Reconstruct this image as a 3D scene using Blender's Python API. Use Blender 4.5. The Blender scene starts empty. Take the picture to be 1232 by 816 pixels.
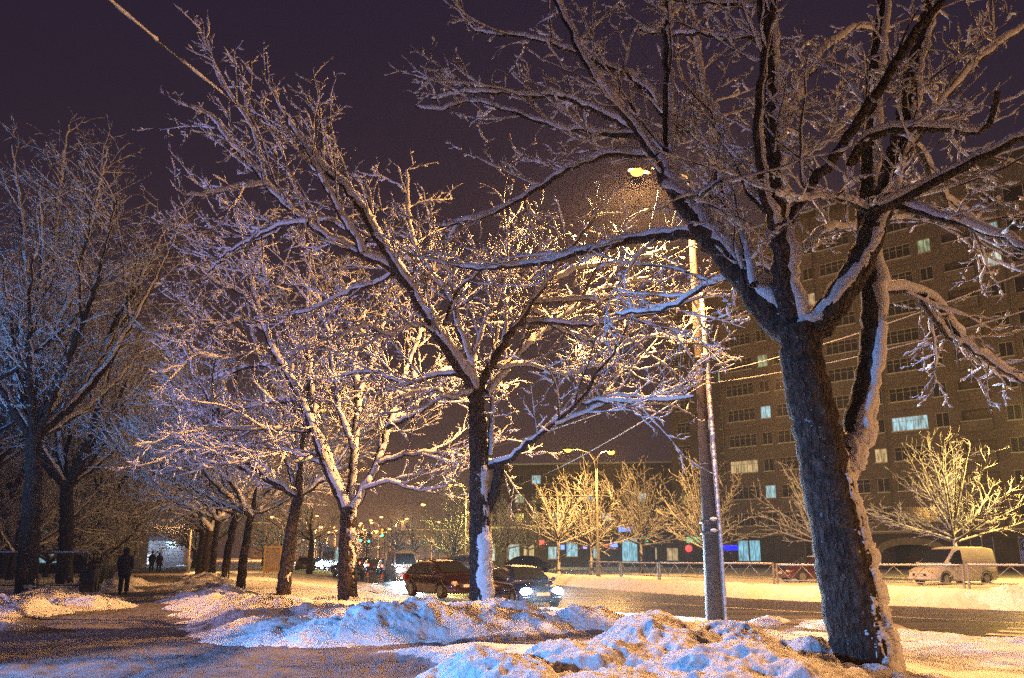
import bpy, math, random
import numpy as np
from mathutils import Vector, Matrix

R = math.radians
HAZE = True
S = bpy.context.scene
COL = S.collection
rnd = random.Random(7)

# ------------------------------------------------------------------ camera
F = 940.0                      # focal length in photo pixels (photo 1232 x 816)
PITCH = math.atan(0.2)
EYE = 1.5
cam_d = bpy.data.cameras.new('camera')
cam_d.sensor_width = 36.0
cam_d.lens = F / 1232 * 36
cam_d.shift_y = 72.0 / 1232
cam_d.clip_end = 3000
cam = bpy.data.objects.new('camera', cam_d)
COL.objects.link(cam)
cam.location = (0, 0, EYE)
cam.rotation_euler = (math.pi / 2 + PITCH, 0, 0)
S.camera = cam
CP, SP = math.cos(PITCH), math.sin(PITCH)


def ray(u, v):
    xs, ys = (u - 616) / F, -(v - 480) / F
    return Vector((xs, CP - ys * SP, SP + ys * CP))


def P(u, v, Y):
    """world point on the sight line of a photo pixel at forward distance Y"""
    d = ray(u, v)
    t = Y / d.y
    return Vector((d.x * t, Y, EYE + d.z * t))


def PX(u, Y):
    """world x of photo column u at forward distance Y, near the ground"""
    return P(u, 690, Y).x


# ------------------------------------------------------------------ object helpers
def tag(o, label=None, cat=None, group=None, kind=None):
    if label: o['label'] = label
    if cat: o['category'] = cat
    if group: o['group'] = group
    if kind: o['kind'] = kind
    return o


def thing(name, loc=(0, 0, 0), rz=0.0, label=None, cat=None, group=None):
    o = bpy.data.objects.new(name, None)
    o.empty_display_size = 0.2
    COL.objects.link(o)
    o.location = loc
    o.rotation_euler = (0, 0, rz)
    return tag(o, label, cat, group)


def copy_tree(o, parent=None):
    c = o.copy()
    COL.objects.link(c)
    if parent: c.parent = parent
    for ch in list(o.children):
        copy_tree(ch, c)
    return c


class MB:
    """collects polygons (with material slots) and links them as one mesh object"""
    def __init__(self):
        self.v, self.f, self.m, self.s = [], [], [], []

    def poly(self, pts, m=0, smooth=False):
        b = len(self.v)
        self.v += [tuple(p) for p in pts]
        self.f.append(tuple(range(b, b + len(pts))))
        self.m.append(m); self.s.append(smooth)

    def box(self, x0, y0, z0, x1, y1, z1, m=0, mat=None):
        c = [(x0, y0, z0), (x1, y0, z0), (x1, y1, z0), (x0, y1, z0), (x0, y0, z1), (x1, y0, z1), (x1, y1, z1), (x0, y1, z1)]
        if mat is not None: c = [tuple(mat @ Vector(p)) for p in c]
        b = len(self.v)
        self.v += c
        for q in ((0, 3, 2, 1), (4, 5, 6, 7), (0, 1, 5, 4), (1, 2, 6, 5), (2, 3, 7, 6), (3, 0, 4, 7)):
            self.f.append(tuple(b + i for i in q)); self.m.append(m); self.s.append(False)

    def loft(self, rings, m=0, closed=True, caps=True, smooth=True):
        b = len(self.v)
        n = len(rings[0])
        for r in rings: self.v += [tuple(p) for p in r]
        for i in range(len(rings) - 1):
            for j in range(n if closed else n - 1):
                k = (j + 1) % n
                self.f.append((b + i * n + j, b + i * n + k, b + (i + 1) * n + k, b + (i + 1) * n + j))
                self.m.append(m); self.s.append(smooth)
        if caps:
            self.f.append(tuple(b + j for j in range(n))[::-1]); self.m.append(m); self.s.append(False)
            e = b + (len(rings) - 1) * n
            self.f.append(tuple(e + j for j in range(n))); self.m.append(m); self.s.append(False)

    def tube(self, pts, rad, sides=8, m=0, caps=True):
        pts = [Vector(p) for p in pts]
        if not hasattr(rad, '__len__'): rad = [rad] * len(pts)
        rings = []
        for i, p in enumerate(pts):
            t = (pts[min(i + 1, len(pts) - 1)] - pts[max(i - 1, 0)]).normalized()
            ref = Vector((0, 0, 1)) if abs(t.z) < 0.9 else Vector((1, 0, 0))
            a = t.cross(ref).normalized(); c = a.cross(t)
            rings.append([p + (a * math.cos(q) + c * math.sin(q)) * rad[i] for q in [2 * math.pi * k / sides for k in range(sides)]])
        self.loft(rings, m, True, caps)

    def lathe(self, prof, o=(0, 0, 0), sides=16, m=0, axis='z'):
        rings = []
        for r, h in prof:
            ring = []
            for k in range(sides):
                q = 2 * math.pi * k / sides
                c, s = r * math.cos(q), r * math.sin(q)
                if axis == 'z': p = (c, s, h)
                elif axis == 'y': p = (s, h, c)
                else: p = (h, c, s)
                ring.append((p[0] + o[0], p[1] + o[1], p[2] + o[2]))
            rings.append(ring)
        self.loft(rings, m)

    def ball(self, c, r, m=0, n=10, sq=(1, 1, 1)):
        prof = [(max(0.001, math.sin(math.pi * i / n)) * r, -math.cos(math.pi * i / n) * r) for i in range(n + 1)]
        rings = []
        for rr, h in prof:
            rings.append([(c[0] + rr * math.cos(2 * math.pi * k / n) * sq[0], c[1] + rr * math.sin(2 * math.pi * k / n) * sq[1], c[2] + h * sq[2]) for k in range(n)])
        self.loft(rings, m)

    def build(self, name, mats, parent=None, bevel=0):
        me = bpy.data.meshes.new(name)
        me.from_pydata(self.v, [], self.f)
        if not isinstance(mats, (list, tuple)): mats = [mats]
        for mt in mats: me.materials.append(mt)
        me.polygons.foreach_set('material_index', self.m)
        me.polygons.foreach_set('use_smooth', self.s)
        me.update()
        o = bpy.data.objects.new(name, me)
        COL.objects.link(o)
        if parent: o.parent = parent
        if bevel:
            b = o.modifiers.new('bevel', 'BEVEL'); b.width = bevel; b.segments = 2; b.limit_method = 'ANGLE'
        return o


def np_mesh(name, verts, faces, mats, parent=None, smooth=True):
    """verts (N,3) and quads (M,4) as numpy arrays"""
    me = bpy.data.meshes.new(name)
    nv, nf = len(verts), len(faces)
    me.vertices.add(nv)
    me.vertices.foreach_set('co', np.ascontiguousarray(verts, np.float32).ravel())
    me.loops.add(nf * 4)
    me.loops.foreach_set('vertex_index', np.ascontiguousarray(faces, np.int32).ravel())
    me.polygons.add(nf)
    me.polygons.foreach_set('loop_start', np.arange(0, nf * 4, 4, dtype=np.int32))
    me.polygons.foreach_set('loop_total', np.full(nf, 4, np.int32))
    me.polygons.foreach_set('use_smooth', np.full(nf, smooth, bool))
    me.update(calc_edges=True)
    me.validate()
    if not isinstance(mats, (list, tuple)): mats = [mats]
    for mt in mats: me.materials.append(mt)
    o = bpy.data.objects.new(name, me)
    COL.objects.link(o)
    if parent: o.parent = parent
    return o


# ------------------------------------------------------------------ materials
def mat(name, base=(0.5, 0.5, 0.5), rough=0.6, metal=0.0, emit=None, es=0.0, var=0.0, scale=5.0, bump=0.0, bscale=30.0, base2=None, spec=0.5, coat=0.0):
    m = bpy.data.materials.new(name)
    m.use_nodes = True
    nt = m.node_tree
    b = nt.nodes['Principled BSDF']
    b.inputs['Base Color'].default_value = (*base, 1)
    b.inputs['Roughness'].default_value = rough
    b.inputs['Metallic'].default_value = metal
    b.inputs['Specular IOR Level'].default_value = spec
    b.inputs['Coat Weight'].default_value = coat
    if emit:
        b.inputs['Emission Color'].default_value = (*emit, 1)
        b.inputs['Emission Strength'].default_value = es
    tc = nt.nodes.new('ShaderNodeTexCoord')
    if var or base2:
        n = nt.nodes.new('ShaderNodeTexNoise'); n.inputs['Scale'].default_value = scale; n.inputs['Detail'].default_value = 5
        nt.links.new(tc.outputs['Object'], n.inputs['Vector'])
        r = nt.nodes.new('ShaderNodeValToRGB')
        r.color_ramp.elements[0].position = 0.35; r.color_ramp.elements[1].position = 0.65
        c2 = base2 or tuple(x * (1 - var) for x in base)
        r.color_ramp.elements[0].color = (*c2, 1); r.color_ramp.elements[1].color = (*base, 1)
        nt.links.new(n.outputs['Fac'], r.inputs['Fac'])
        nt.links.new(r.outputs['Color'], b.inputs['Base Color'])
    if bump:
        n2 = nt.nodes.new('ShaderNodeTexNoise'); n2.inputs['Scale'].default_value = bscale; n2.inputs['Detail'].default_value = 6
        nt.links.new(tc.outputs['Object'], n2.inputs['Vector'])
        bp = nt.nodes.new('ShaderNodeBump'); bp.inputs['Strength'].default_value = bump; bp.inputs['Distance'].default_value = 0.05
        nt.links.new(n2.outputs['Fac'], bp.inputs['Height'])
        nt.links.new(bp.outputs['Normal'], b.inputs['Normal'])
    return m


M = {}
M['snow'] = mat('fresh_snow', (0.86, 0.87, 0.9), 0.8, bump=0.6, bscale=8, spec=0.3)


def heap_snow():
    m = bpy.data.materials.new('ploughed_snow'); m.use_nodes = True
    nt = m.node_tree; b = nt.nodes['Principled BSDF']; lk = nt.links.new
    tc = nt.nodes.new('ShaderNodeTexCoord')
    n = nt.nodes.new('ShaderNodeTexNoise'); n.inputs['Scale'].default_value = 2.6; n.inputs['Detail'].default_value = 10; n.inputs['Roughness'].default_value = 0.78; lk(tc.outputs['Object'], n.inputs['Vector'])
    r = nt.nodes.new('ShaderNodeValToRGB'); e = r.color_ramp.elements
    e[0].position = 0.31; e[0].color = (0.45, 0.4, 0.36, 1); e[1].position = 0.46; e[1].color = (0.84, 0.85, 0.88, 1); lk(n.outputs['Fac'], r.inputs['Fac'])
    lk(r.outputs['Color'], b.inputs['Base Color']); b.inputs['Roughness'].default_value = 0.8; b.inputs['Specular IOR Level'].default_value = 0.3
    n2 = nt.nodes.new('ShaderNodeTexNoise'); n2.inputs['Scale'].default_value = 14; n2.inputs['Detail'].default_value = 9; n2.inputs['Roughness'].default_value = 0.72; lk(tc.outputs['Object'], n2.inputs['Vector'])
    bp = nt.nodes.new('ShaderNodeBump'); bp.inputs['Strength'].default_value = 0.9; bp.inputs['Distance'].default_value = 0.06; lk(n2.outputs['Fac'], bp.inputs['Height'])
    vo = nt.nodes.new('ShaderNodeTexVoronoi'); vo.inputs['Scale'].default_value = 9; vo.feature = 'SMOOTH_F1'; lk(tc.outputs['Object'], vo.inputs['Vector'])
    b2 = nt.nodes.new('ShaderNodeBump'); b2.invert = True; b2.inputs['Strength'].default_value = 0.3; b2.inputs['Distance'].default_value = 0.08; lk(vo.outputs['Distance'], b2.inputs['Height']); lk(bp.outputs['Normal'], b2.inputs['Normal'])
    lk(b2.outputs['Normal'], b.inputs['Normal'])
    return m


M['snow'] = heap_snow()
M['twig_snow'] = mat('branch_snow', (0.86, 0.87, 0.9), 0.85, spec=0.2, bump=0.5, bscale=30)


def bark_mat():
    m = bpy.data.materials.new('bark'); m.use_nodes = True
    nt = m.node_tree; b = nt.nodes['Principled BSDF']; lk = nt.links.new
    tc = nt.nodes.new('ShaderNodeTexCoord')
    mp = nt.nodes.new('ShaderNodeMapping'); mp.inputs['Scale'].default_value = (1, 1, 0.5); lk(tc.outputs['Object'], mp.inputs['Vector'])
    n = nt.nodes.new('ShaderNodeTexNoise'); n.inputs['Scale'].default_value = 16; n.inputs['Detail'].default_value = 7; n.inputs['Roughness'].default_value = 0.68; lk(mp.outputs['Vector'], n.inputs['Vector'])
    r = nt.nodes.new('ShaderNodeValToRGB'); e = r.color_ramp.elements
    e[0].position = 0.38; e[0].color = (0.022, 0.018, 0.017, 1); e[1].position = 0.66; e[1].color = (0.105, 0.085, 0.075, 1)
    lk(n.outputs['Fac'], r.inputs['Fac'])
    f = nt.nodes.new('ShaderNodeTexNoise'); f.inputs['Scale'].default_value = 11; f.inputs['Detail'].default_value = 9; f.inputs['Roughness'].default_value = 0.75; lk(tc.outputs['Object'], f.inputs['Vector'])
    fr = nt.nodes.new('ShaderNodeValToRGB'); fr.color_ramp.elements[0].position = 0.61; fr.color_ramp.elements[1].position = 0.67; lk(f.outputs['Fac'], fr.inputs['Fac'])
    mx = nt.nodes.new('ShaderNodeMixRGB'); lk(fr.outputs['Color'], mx.inputs['Fac']); lk(r.outputs['Color'], mx.inputs['Color1']); mx.inputs['Color2'].default_value = (0.6, 0.61, 0.64, 1)
    lk(mx.outputs['Color'], b.inputs['Base Color']); b.inputs['Roughness'].default_value = 0.9; b.inputs['Specular IOR Level'].default_value = 0.25
    bp = nt.nodes.new('ShaderNodeBump'); bp.inputs['Strength'].default_value = 1.0; bp.inputs['Distance'].default_value = 0.035
    mq = nt.nodes.new('ShaderNodeMapping'); mq.inputs['Scale'].default_value = (1, 1, 0.33); lk(tc.outputs['Object'], mq.inputs['Vector'])
    fu = nt.nodes.new('ShaderNodeTexVoronoi'); fu.inputs['Scale'].default_value = 13; fu.feature = 'DISTANCE_TO_EDGE'
    ds = nt.nodes.new('ShaderNodeTexNoise'); ds.inputs['Scale'].default_value = 6; ds.inputs['Detail'].default_value = 4; lk(mq.outputs[0], ds.inputs['Vector'])
    vm = nt.nodes.new('ShaderNodeVectorMath'); vm.operation = 'MULTIPLY_ADD'; vm.inputs[1].default_value = (.22, .22, .22); lk(ds.outputs['Color'], vm.inputs[0]); lk(mq.outputs[0], vm.inputs[2]); lk(vm.outputs[0], fu.inputs['Vector'])
    fr2 = nt.nodes.new('ShaderNodeMapRange'); fr2.inputs['From Max'].default_value = 0.22; lk(fu.outputs['Distance'], fr2.inputs['Value'])
    bq = nt.nodes.new('ShaderNodeBump'); bq.inputs['Strength'].default_value = 0.9; bq.inputs['Distance'].default_value = 0.05; lk(fr2.outputs[0], bq.inputs['Height'])
    lk(n.outputs['Fac'], bp.inputs['Height']); lk(bq.outputs['Normal'], bp.inputs['Normal']); lk(bp.outputs['Normal'], b.inputs['Normal'])
    return m


M['bark'] = bark_mat()
M['twig'] = mat('twig_bark', (0.045, 0.036, 0.032), 0.9, spec=0.2)
M['concrete'] = mat('concrete', (0.05, 0.042, 0.042), 0.85, var=0.35, scale=6, bump=0.3, bscale=40)
M['steel'] = mat('painted_steel', (0.25, 0.25, 0.26), 0.5, 0.3, var=0.25, scale=12)
M['fence_steel'] = mat('fence_steel', (0.33, 0.32, 0.3), 0.55, 0.2, var=0.3, scale=14)
M['dark_steel'] = mat('dark_steel', (0.05, 0.05, 0.055), 0.5, 0.4)
M['rubber'] = mat('rubber', (0.02, 0.02, 0.02), 0.8)
M['rim'] = mat('wheel_rim', (0.35, 0.35, 0.36), 0.4, 0.7)
M['glass'] = mat('car_glass', (0.02, 0.025, 0.03), 0.08, spec=0.6)
M['plate'] = mat('number_plate', (0.7, 0.7, 0.66), 0.5)
M['lamp_off'] = mat('lamp_glass', (0.5, 0.42, 0.3), 0.15)
M['tail_off'] = mat('tail_glass', (0.35, 0.02, 0.02), 0.2)
M['head_on'] = mat('headlight_glow', (1, 1, 1), 0.3, emit=(0.55, 0.8, 1.0), es=160)
M['tail_on'] = mat('tail_glow', (0.6, 0.02, 0.02), 0.3, emit=(1.0, 0.06, 0.03), es=14)
M['orange_on'] = mat('indicator_glow', (0.6, 0.2, 0.02), 0.3, emit=(1.0, 0.32, 0.04), es=3)
M['sodium'] = mat('sodium_lens', (.02, 0.01, 0.0), 0.3, spec=0.0, emit=(1.0, 0.42, 0.06), es=4.0)
M['sodium_far'] = mat('far_sodium_lens', (.02, 0.01, 0), 0.3, spec=0.0, emit=(1.0, 0.45, 0.1), es=7)
M['cool_lens'] = mat('cool_lens', (1, 1, 1), 0.3, emit=(0.35, 0.55, 1.0), es=20)
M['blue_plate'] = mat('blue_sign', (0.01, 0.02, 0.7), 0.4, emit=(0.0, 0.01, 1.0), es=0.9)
M['skin'] = mat('skin', (0.5, 0.33, 0.25), 0.6)
M['coat'] = mat('dark_coat', (0.022, 0.02, 0.028), 0.85, var=0.4, scale=20)
M['trousers'] = mat('dark_trousers', (0.02, 0.021, 0.03), 0.85, var=0.3, scale=18)
M['boot'] = mat('boot_leather', (0.015, 0.013, 0.012), 0.5)


def facade_mat(name, c1, c2, mortar, sc):
    m = bpy.data.materials.new(name); m.use_nodes = True
    nt = m.node_tree; b = nt.nodes['Principled BSDF']
    tc = nt.nodes.new('ShaderNodeTexCoord')
    mp = nt.nodes.new('ShaderNodeMapping'); mp.inputs['Rotation'].default_value = (R(90), 0, 0)
    nt.links.new(tc.outputs['Object'], mp.inputs['Vector'])
    br = nt.nodes.new('ShaderNodeTexBrick')
    br.inputs['Scale'].default_value = sc
    br.inputs['Color1'].default_value = (*c1, 1); br.inputs['Color2'].default_value = (*c2, 1); br.inputs['Mortar'].default_value = (*mortar, 1)
    nt.links.new(mp.outputs['Vector'], br.inputs['Vector'])
    n = nt.nodes.new('ShaderNodeTexNoise'); n.inputs['Scale'].default_value = 0.35; n.inputs['Detail'].default_value = 6
    nt.links.new(tc.outputs['Object'], n.inputs['Vector'])
    mx = nt.nodes.new('ShaderNodeMixRGB'); mx.blend_type = 'MULTIPLY'; mx.inputs['Fac'].default_value = 0.7
    rp = nt.nodes.new('ShaderNodeValToRGB'); rp.color_ramp.elements[0].position = 0.3; rp.color_ramp.elements[0].color = (0.5, 0.48, 0.46, 1)
    rp.color_ramp.elements[1].position = 0.7; rp.color_ramp.elements[1].color = (1, 1, 1, 1)
    nt.links.new(n.outputs['Fac'], rp.inputs['Fac'])
    nt.links.new(br.outputs['Color'], mx.inputs['Color1']); nt.links.new(rp.outputs['Color'], mx.inputs['Color2'])
    nt.links.new(mx.outputs['Color'], b.inputs['Base Color'])
    b.inputs['Roughness'].default_value = 0.85
    return m


M['brick'] = facade_mat('brown_brick', (0.22, 0.175, 0.185), (0.185, 0.148, 0.155), (0.25, 0.21, 0.21), 2.2)
M['night_panel'] = facade_mat('night_dim_panel', (0.05, 0.04, 0.042), (0.042, 0.035, 0.037), (0.03, 0.025, 0.025), 0.5)  # darkened copy of the panel colour, so the left shops stay dim
M['panel'] = facade_mat('grey_panel', (0.27, 0.23, 0.235), (0.235, 0.2, 0.205), (0.14, 0.11, 0.1), 0.5)
M['dark_panel'] = facade_mat('dark_panel', (0.17, 0.12, 0.12), (0.15, 0.11, 0.11), (0.1, 0.08, 0.08), 0.5)
M['plinth'] = mat('plinth_render', (0.09, 0.075, 0.08), 0.9, var=0.4, scale=1.2)
M['stone'] = mat('arch_stone', (0.36, 0.3, 0.27), 0.85, var=0.35, scale=4)
M['frame'] = mat('window_frame', (0.62, 0.58, 0.56), 0.6)
M['dark_glass'] = mat('dark_window_glass', (0.025, 0.022, 0.026), 0.15, spec=0.6)


def lit(name, c, s):
    m = mat(name, (0.3, 0.3, 0.3), 0.4, emit=c, es=s)
    if 'room' in name or 'shop' in name:          # curtains and furniture seen through the pane
        nt = m.node_tree; b = nt.nodes['Principled BSDF']
        tc = nt.nodes.new('ShaderNodeTexCoord'); mp = nt.nodes.new('ShaderNodeMapping'); mp.inputs['Scale'].default_value = (3.2, 1, 0.8)
        oi = nt.nodes.new('ShaderNodeObjectInfo')
        av = nt.nodes.new('ShaderNodeVectorMath'); av.operation = 'ADD'
        nt.links.new(tc.outputs['Object'], av.inputs[0]); nt.links.new(oi.outputs['Location'], av.inputs[1])
        nt.links.new(av.outputs[0], mp.inputs['Vector'])
        n = nt.nodes.new('ShaderNodeTexNoise'); n.inputs['Scale'].default_value = 1.4; n.inputs['Detail'].default_value = 4
        nt.links.new(mp.outputs[0], n.inputs['Vector'])
        r = nt.nodes.new('ShaderNodeMapRange'); r.inputs['From Min'].default_value = 0.32; r.inputs['From Max'].default_value = 0.68
        r.inputs['To Min'].default_value = s * 0.25; r.inputs['To Max'].default_value = s * 1.5
        nt.links.new(n.outputs['Fac'], r.inputs['Value']); nt.links.new(r.outputs[0], b.inputs['Emission Strength'])
    return m


M['lit_cool'] = lit('lit_room_cool', (0.42, 0.85, 1.0), 0.5)
M['lit_white'] = lit('lit_room_white', (0.75, 0.9, 0.8), 0.55)
M['lit_warm'] = lit('lit_room_warm', (1.0, 0.72, 0.35), 0.38)
M['lit_green'] = lit('lit_room_green', (0.6, 0.85, 0.5), 0.28)
M['shop_cyan'] = lit('shop_cyan', (0.25, 0.75, 1.0), 0.55)
M['shop_white'] = lit('shop_white', (0.6, 0.9, 0.95), 0.5)
M['sign_red'] = lit('sign_red', (1.0, 0.05, 0.06), 1.6)
M['sign_green'] = lit('sign_green', (0.05, 1.0, 0.5), 0.9)
M['sign_blue'] = lit('sign_blue', (0.12, 0.25, 1.0), 1.8)
M['sign_white'] = lit('sign_white', (0.7, 0.8, 1.0), 1.6)
M['sign_violet'] = lit('sign_violet', (0.45, 0.35, 1.0), 1.2)
M['tl_green'] = lit('traffic_green', (0.05, 1.0, 0.45), 8)
M['tl_red'] = lit('traffic_red', (1.0, 0.06, 0.03), 8)


# ------------------------------------------------------------------ noise and ground shape
def vnoise(x, y, seed=0):
    xi, yi = np.floor(x).astype(np.int64), np.floor(y).astype(np.int64)
    fx, fy = x - xi, y - yi
    fx = fx * fx * (3 - 2 * fx); fy = fy * fy * (3 - 2 * fy)

    def h(a, b):
        n = (a * 374761393 + b * 668265263 + seed * 1442695041) & 0xFFFFFFFF
        n = ((n ^ (n >> 13)) * 1274126177) & 0xFFFFFFFF
        return ((n ^ (n >> 16)) & 0xFFFF) / 65535.0
    return (h(xi, yi) * (1 - fx) + h(xi + 1, yi) * fx) * (1 - fy) + (h(xi, yi + 1) * (1 - fx) + h(xi + 1, yi + 1) * fx) * fy


def fbm(x, y, sc, oc=4, seed=0, gain=0.5):
    t, a, tot = 0, 1.0, 0
    for i in range(oc):
        t = t + a * (vnoise(x * sc + 17.3 * i, y * sc - 9.1 * i, seed + i) - 0.5)
        tot += a; a *= gain; sc *= 2.03
    return t / tot * 2


def billow(x, y, sc, oc=3, seed=0):
    t, a, tot = 0, 1.0, 0
    for i in range(oc):
        t = t + a * (1 - np.abs(vnoise(x * sc + 7.7 * i, y * sc + 3.3 * i, seed + i) * 2 - 1))
        tot += a; a *= 0.5; sc *= 2.1
    return t / tot


def seg_dist(x, y, pts):
    """distance to a polyline, and signed side (positive to the right of travel)"""
    d = np.full(np.shape(x), 1e9); side = np.zeros(np.shape(x)); along = np.zeros(np.shape(x)); acc = 0
    for (ax, ay), (bx, by) in zip(pts[:-1], pts[1:]):
        dx, dy = bx - ax, by - ay
        L = math.hypot(dx, dy)
        t = np.clip(((x - ax) * dx + (y - ay) * dy) / (L * L), 0, 1)
        q = np.hypot(x - ax - t * dx, y - ay - t * dy)
        s = ((x - ax) * dy - (y - ay) * dx) / L
        m = q < d
        d = np.where(m, q, d); side = np.where(m, np.sign(s), side); along = np.where(m, acc + t * L, along)
        acc += L
    return d, side, along


def smooth_line(pts, n=8):
    out = []
    p = [np.array(q, float) for q in pts]
    p = [2 * p[0] - p[1]] + p + [2 * p[-1] - p[-2]]
    for i in range(1, len(p) - 2):
        for k in range(n):
            t = k / n
            out.append(0.5 * ((2 * p[i]) + (-p[i - 1] + p[i + 1]) * t + (2 * p[i - 1] - 5 * p[i] + 4 * p[i + 1] - p[i + 2]) * t * t + (-p[i - 1] + 3 * p[i] - 3 * p[i + 1] + p[i + 2]) * t ** 3))
    out.append(p[-2])
    return out


ROAD = [tuple(q) for q in smooth_line([(70, -31), (40, -1.9), (18.5, 19), (10.5, 26.6), (4.2, 34.5), (-0.8, 44), (-6.5, 62), (-15.5, 98), (-34, 160), (-70, 270), (-130, 450)], 6)]
ROAD_HW = 6.5
ROAD_Z = -0.42
PATH = [tuple(q) for q in smooth_line([(-2.5, -10), (-3.6, 3), (-4.9, 11), (-7.2, 16), (-10.2, 22.7), (-13.8, 30), (-19.8, 44), (-28.5, 64), (-39, 88), (-60, 135)], 5)]
CROSS = [tuple(q) for q in smooth_line([(-40, 11.5), (-20, 12.2), (-8, 12.5), (-3, 12.9), (0.5, 14.0), (3.2, 15.6), (6.5, 17.6), (9.5, 20.3)], 5)]


def sstep(a, b, x):
    t = np.clip((x - a) / (b - a), 0, 1)
    return t * t * (3 - 2 * t)


def path_mask(x, y):
    d1, _, _ = seg_dist(x, y, PATH)
    d2, _, a2 = seg_dist(x, y, CROSS)
    w1 = 2.5 + 1.2 * sstep(18, 8, y)
    w2 = np.where(x < -3, 3.2, 1.05)
    j = fbm(x, y, 0.8, 4, 31) * 0.9
    m1 = sstep(w1 + 0.35, w1 - 0.35, d1 + j)
    m2 = sstep(w2 + 0.3, w2 - 0.3, d2 + j * 0.6)
    return np.maximum(m1, m2)


def ground_h(x, y):
    x = np.asarray(x, float); y = np.asarray(y, float)
    rd, side, _ = seg_dist(x, y, ROAD)
    pm = path_mask(x, y)
    h = 0.14 + 0.10 * fbm(x, y, 0.35, 4, 3) + 0.05 * fbm(x, y, 1.7, 3, 5)
    # far side of the road: a ploughed ridge along the fence, then level ground
    far = (side > 0)
    h = np.where(far, 0.0 + 0.08 * fbm(x, y, 0.3, 4, 8) + 0.04 * fbm(x, y, 1.5, 3, 9), h)
    slope = sstep(ROAD_HW + 6.5, ROAD_HW + 0.3, rd)
    h = np.where(far, h, h - 0.46 * slope)
    ridge = np.exp(-((rd - ROAD_HW - 1.1) / 0.8) ** 2)
    h = h + np.where(far, ridge * (0.22 + 0.3 * sstep(16, 22, x) * sstep(34, 26, y) + 0.12 * fbm(x, y, 0.5, 3, 12)), ridge * (0.03 + 0.07 * fbm(x, y, 0.8, 3, 14)))
    h = h * (1 - pm) + pm * (0.025 * fbm(x, y, 2.2, 4, 21) + 0.05 * (billow(x, y, 2.7, 3, 23) - 0.5))
    k = sstep(ROAD_HW + 0.9, ROAD_HW - 0.2, rd + 0.25 * fbm(x, y, 0.9, 3, 40))
    h = h * (1 - k) + (ROAD_Z - 0.05) * k
    return h


def gz(x, y):
    return float(ground_h(np.array([x]), np.array([y]))[0])


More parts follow.
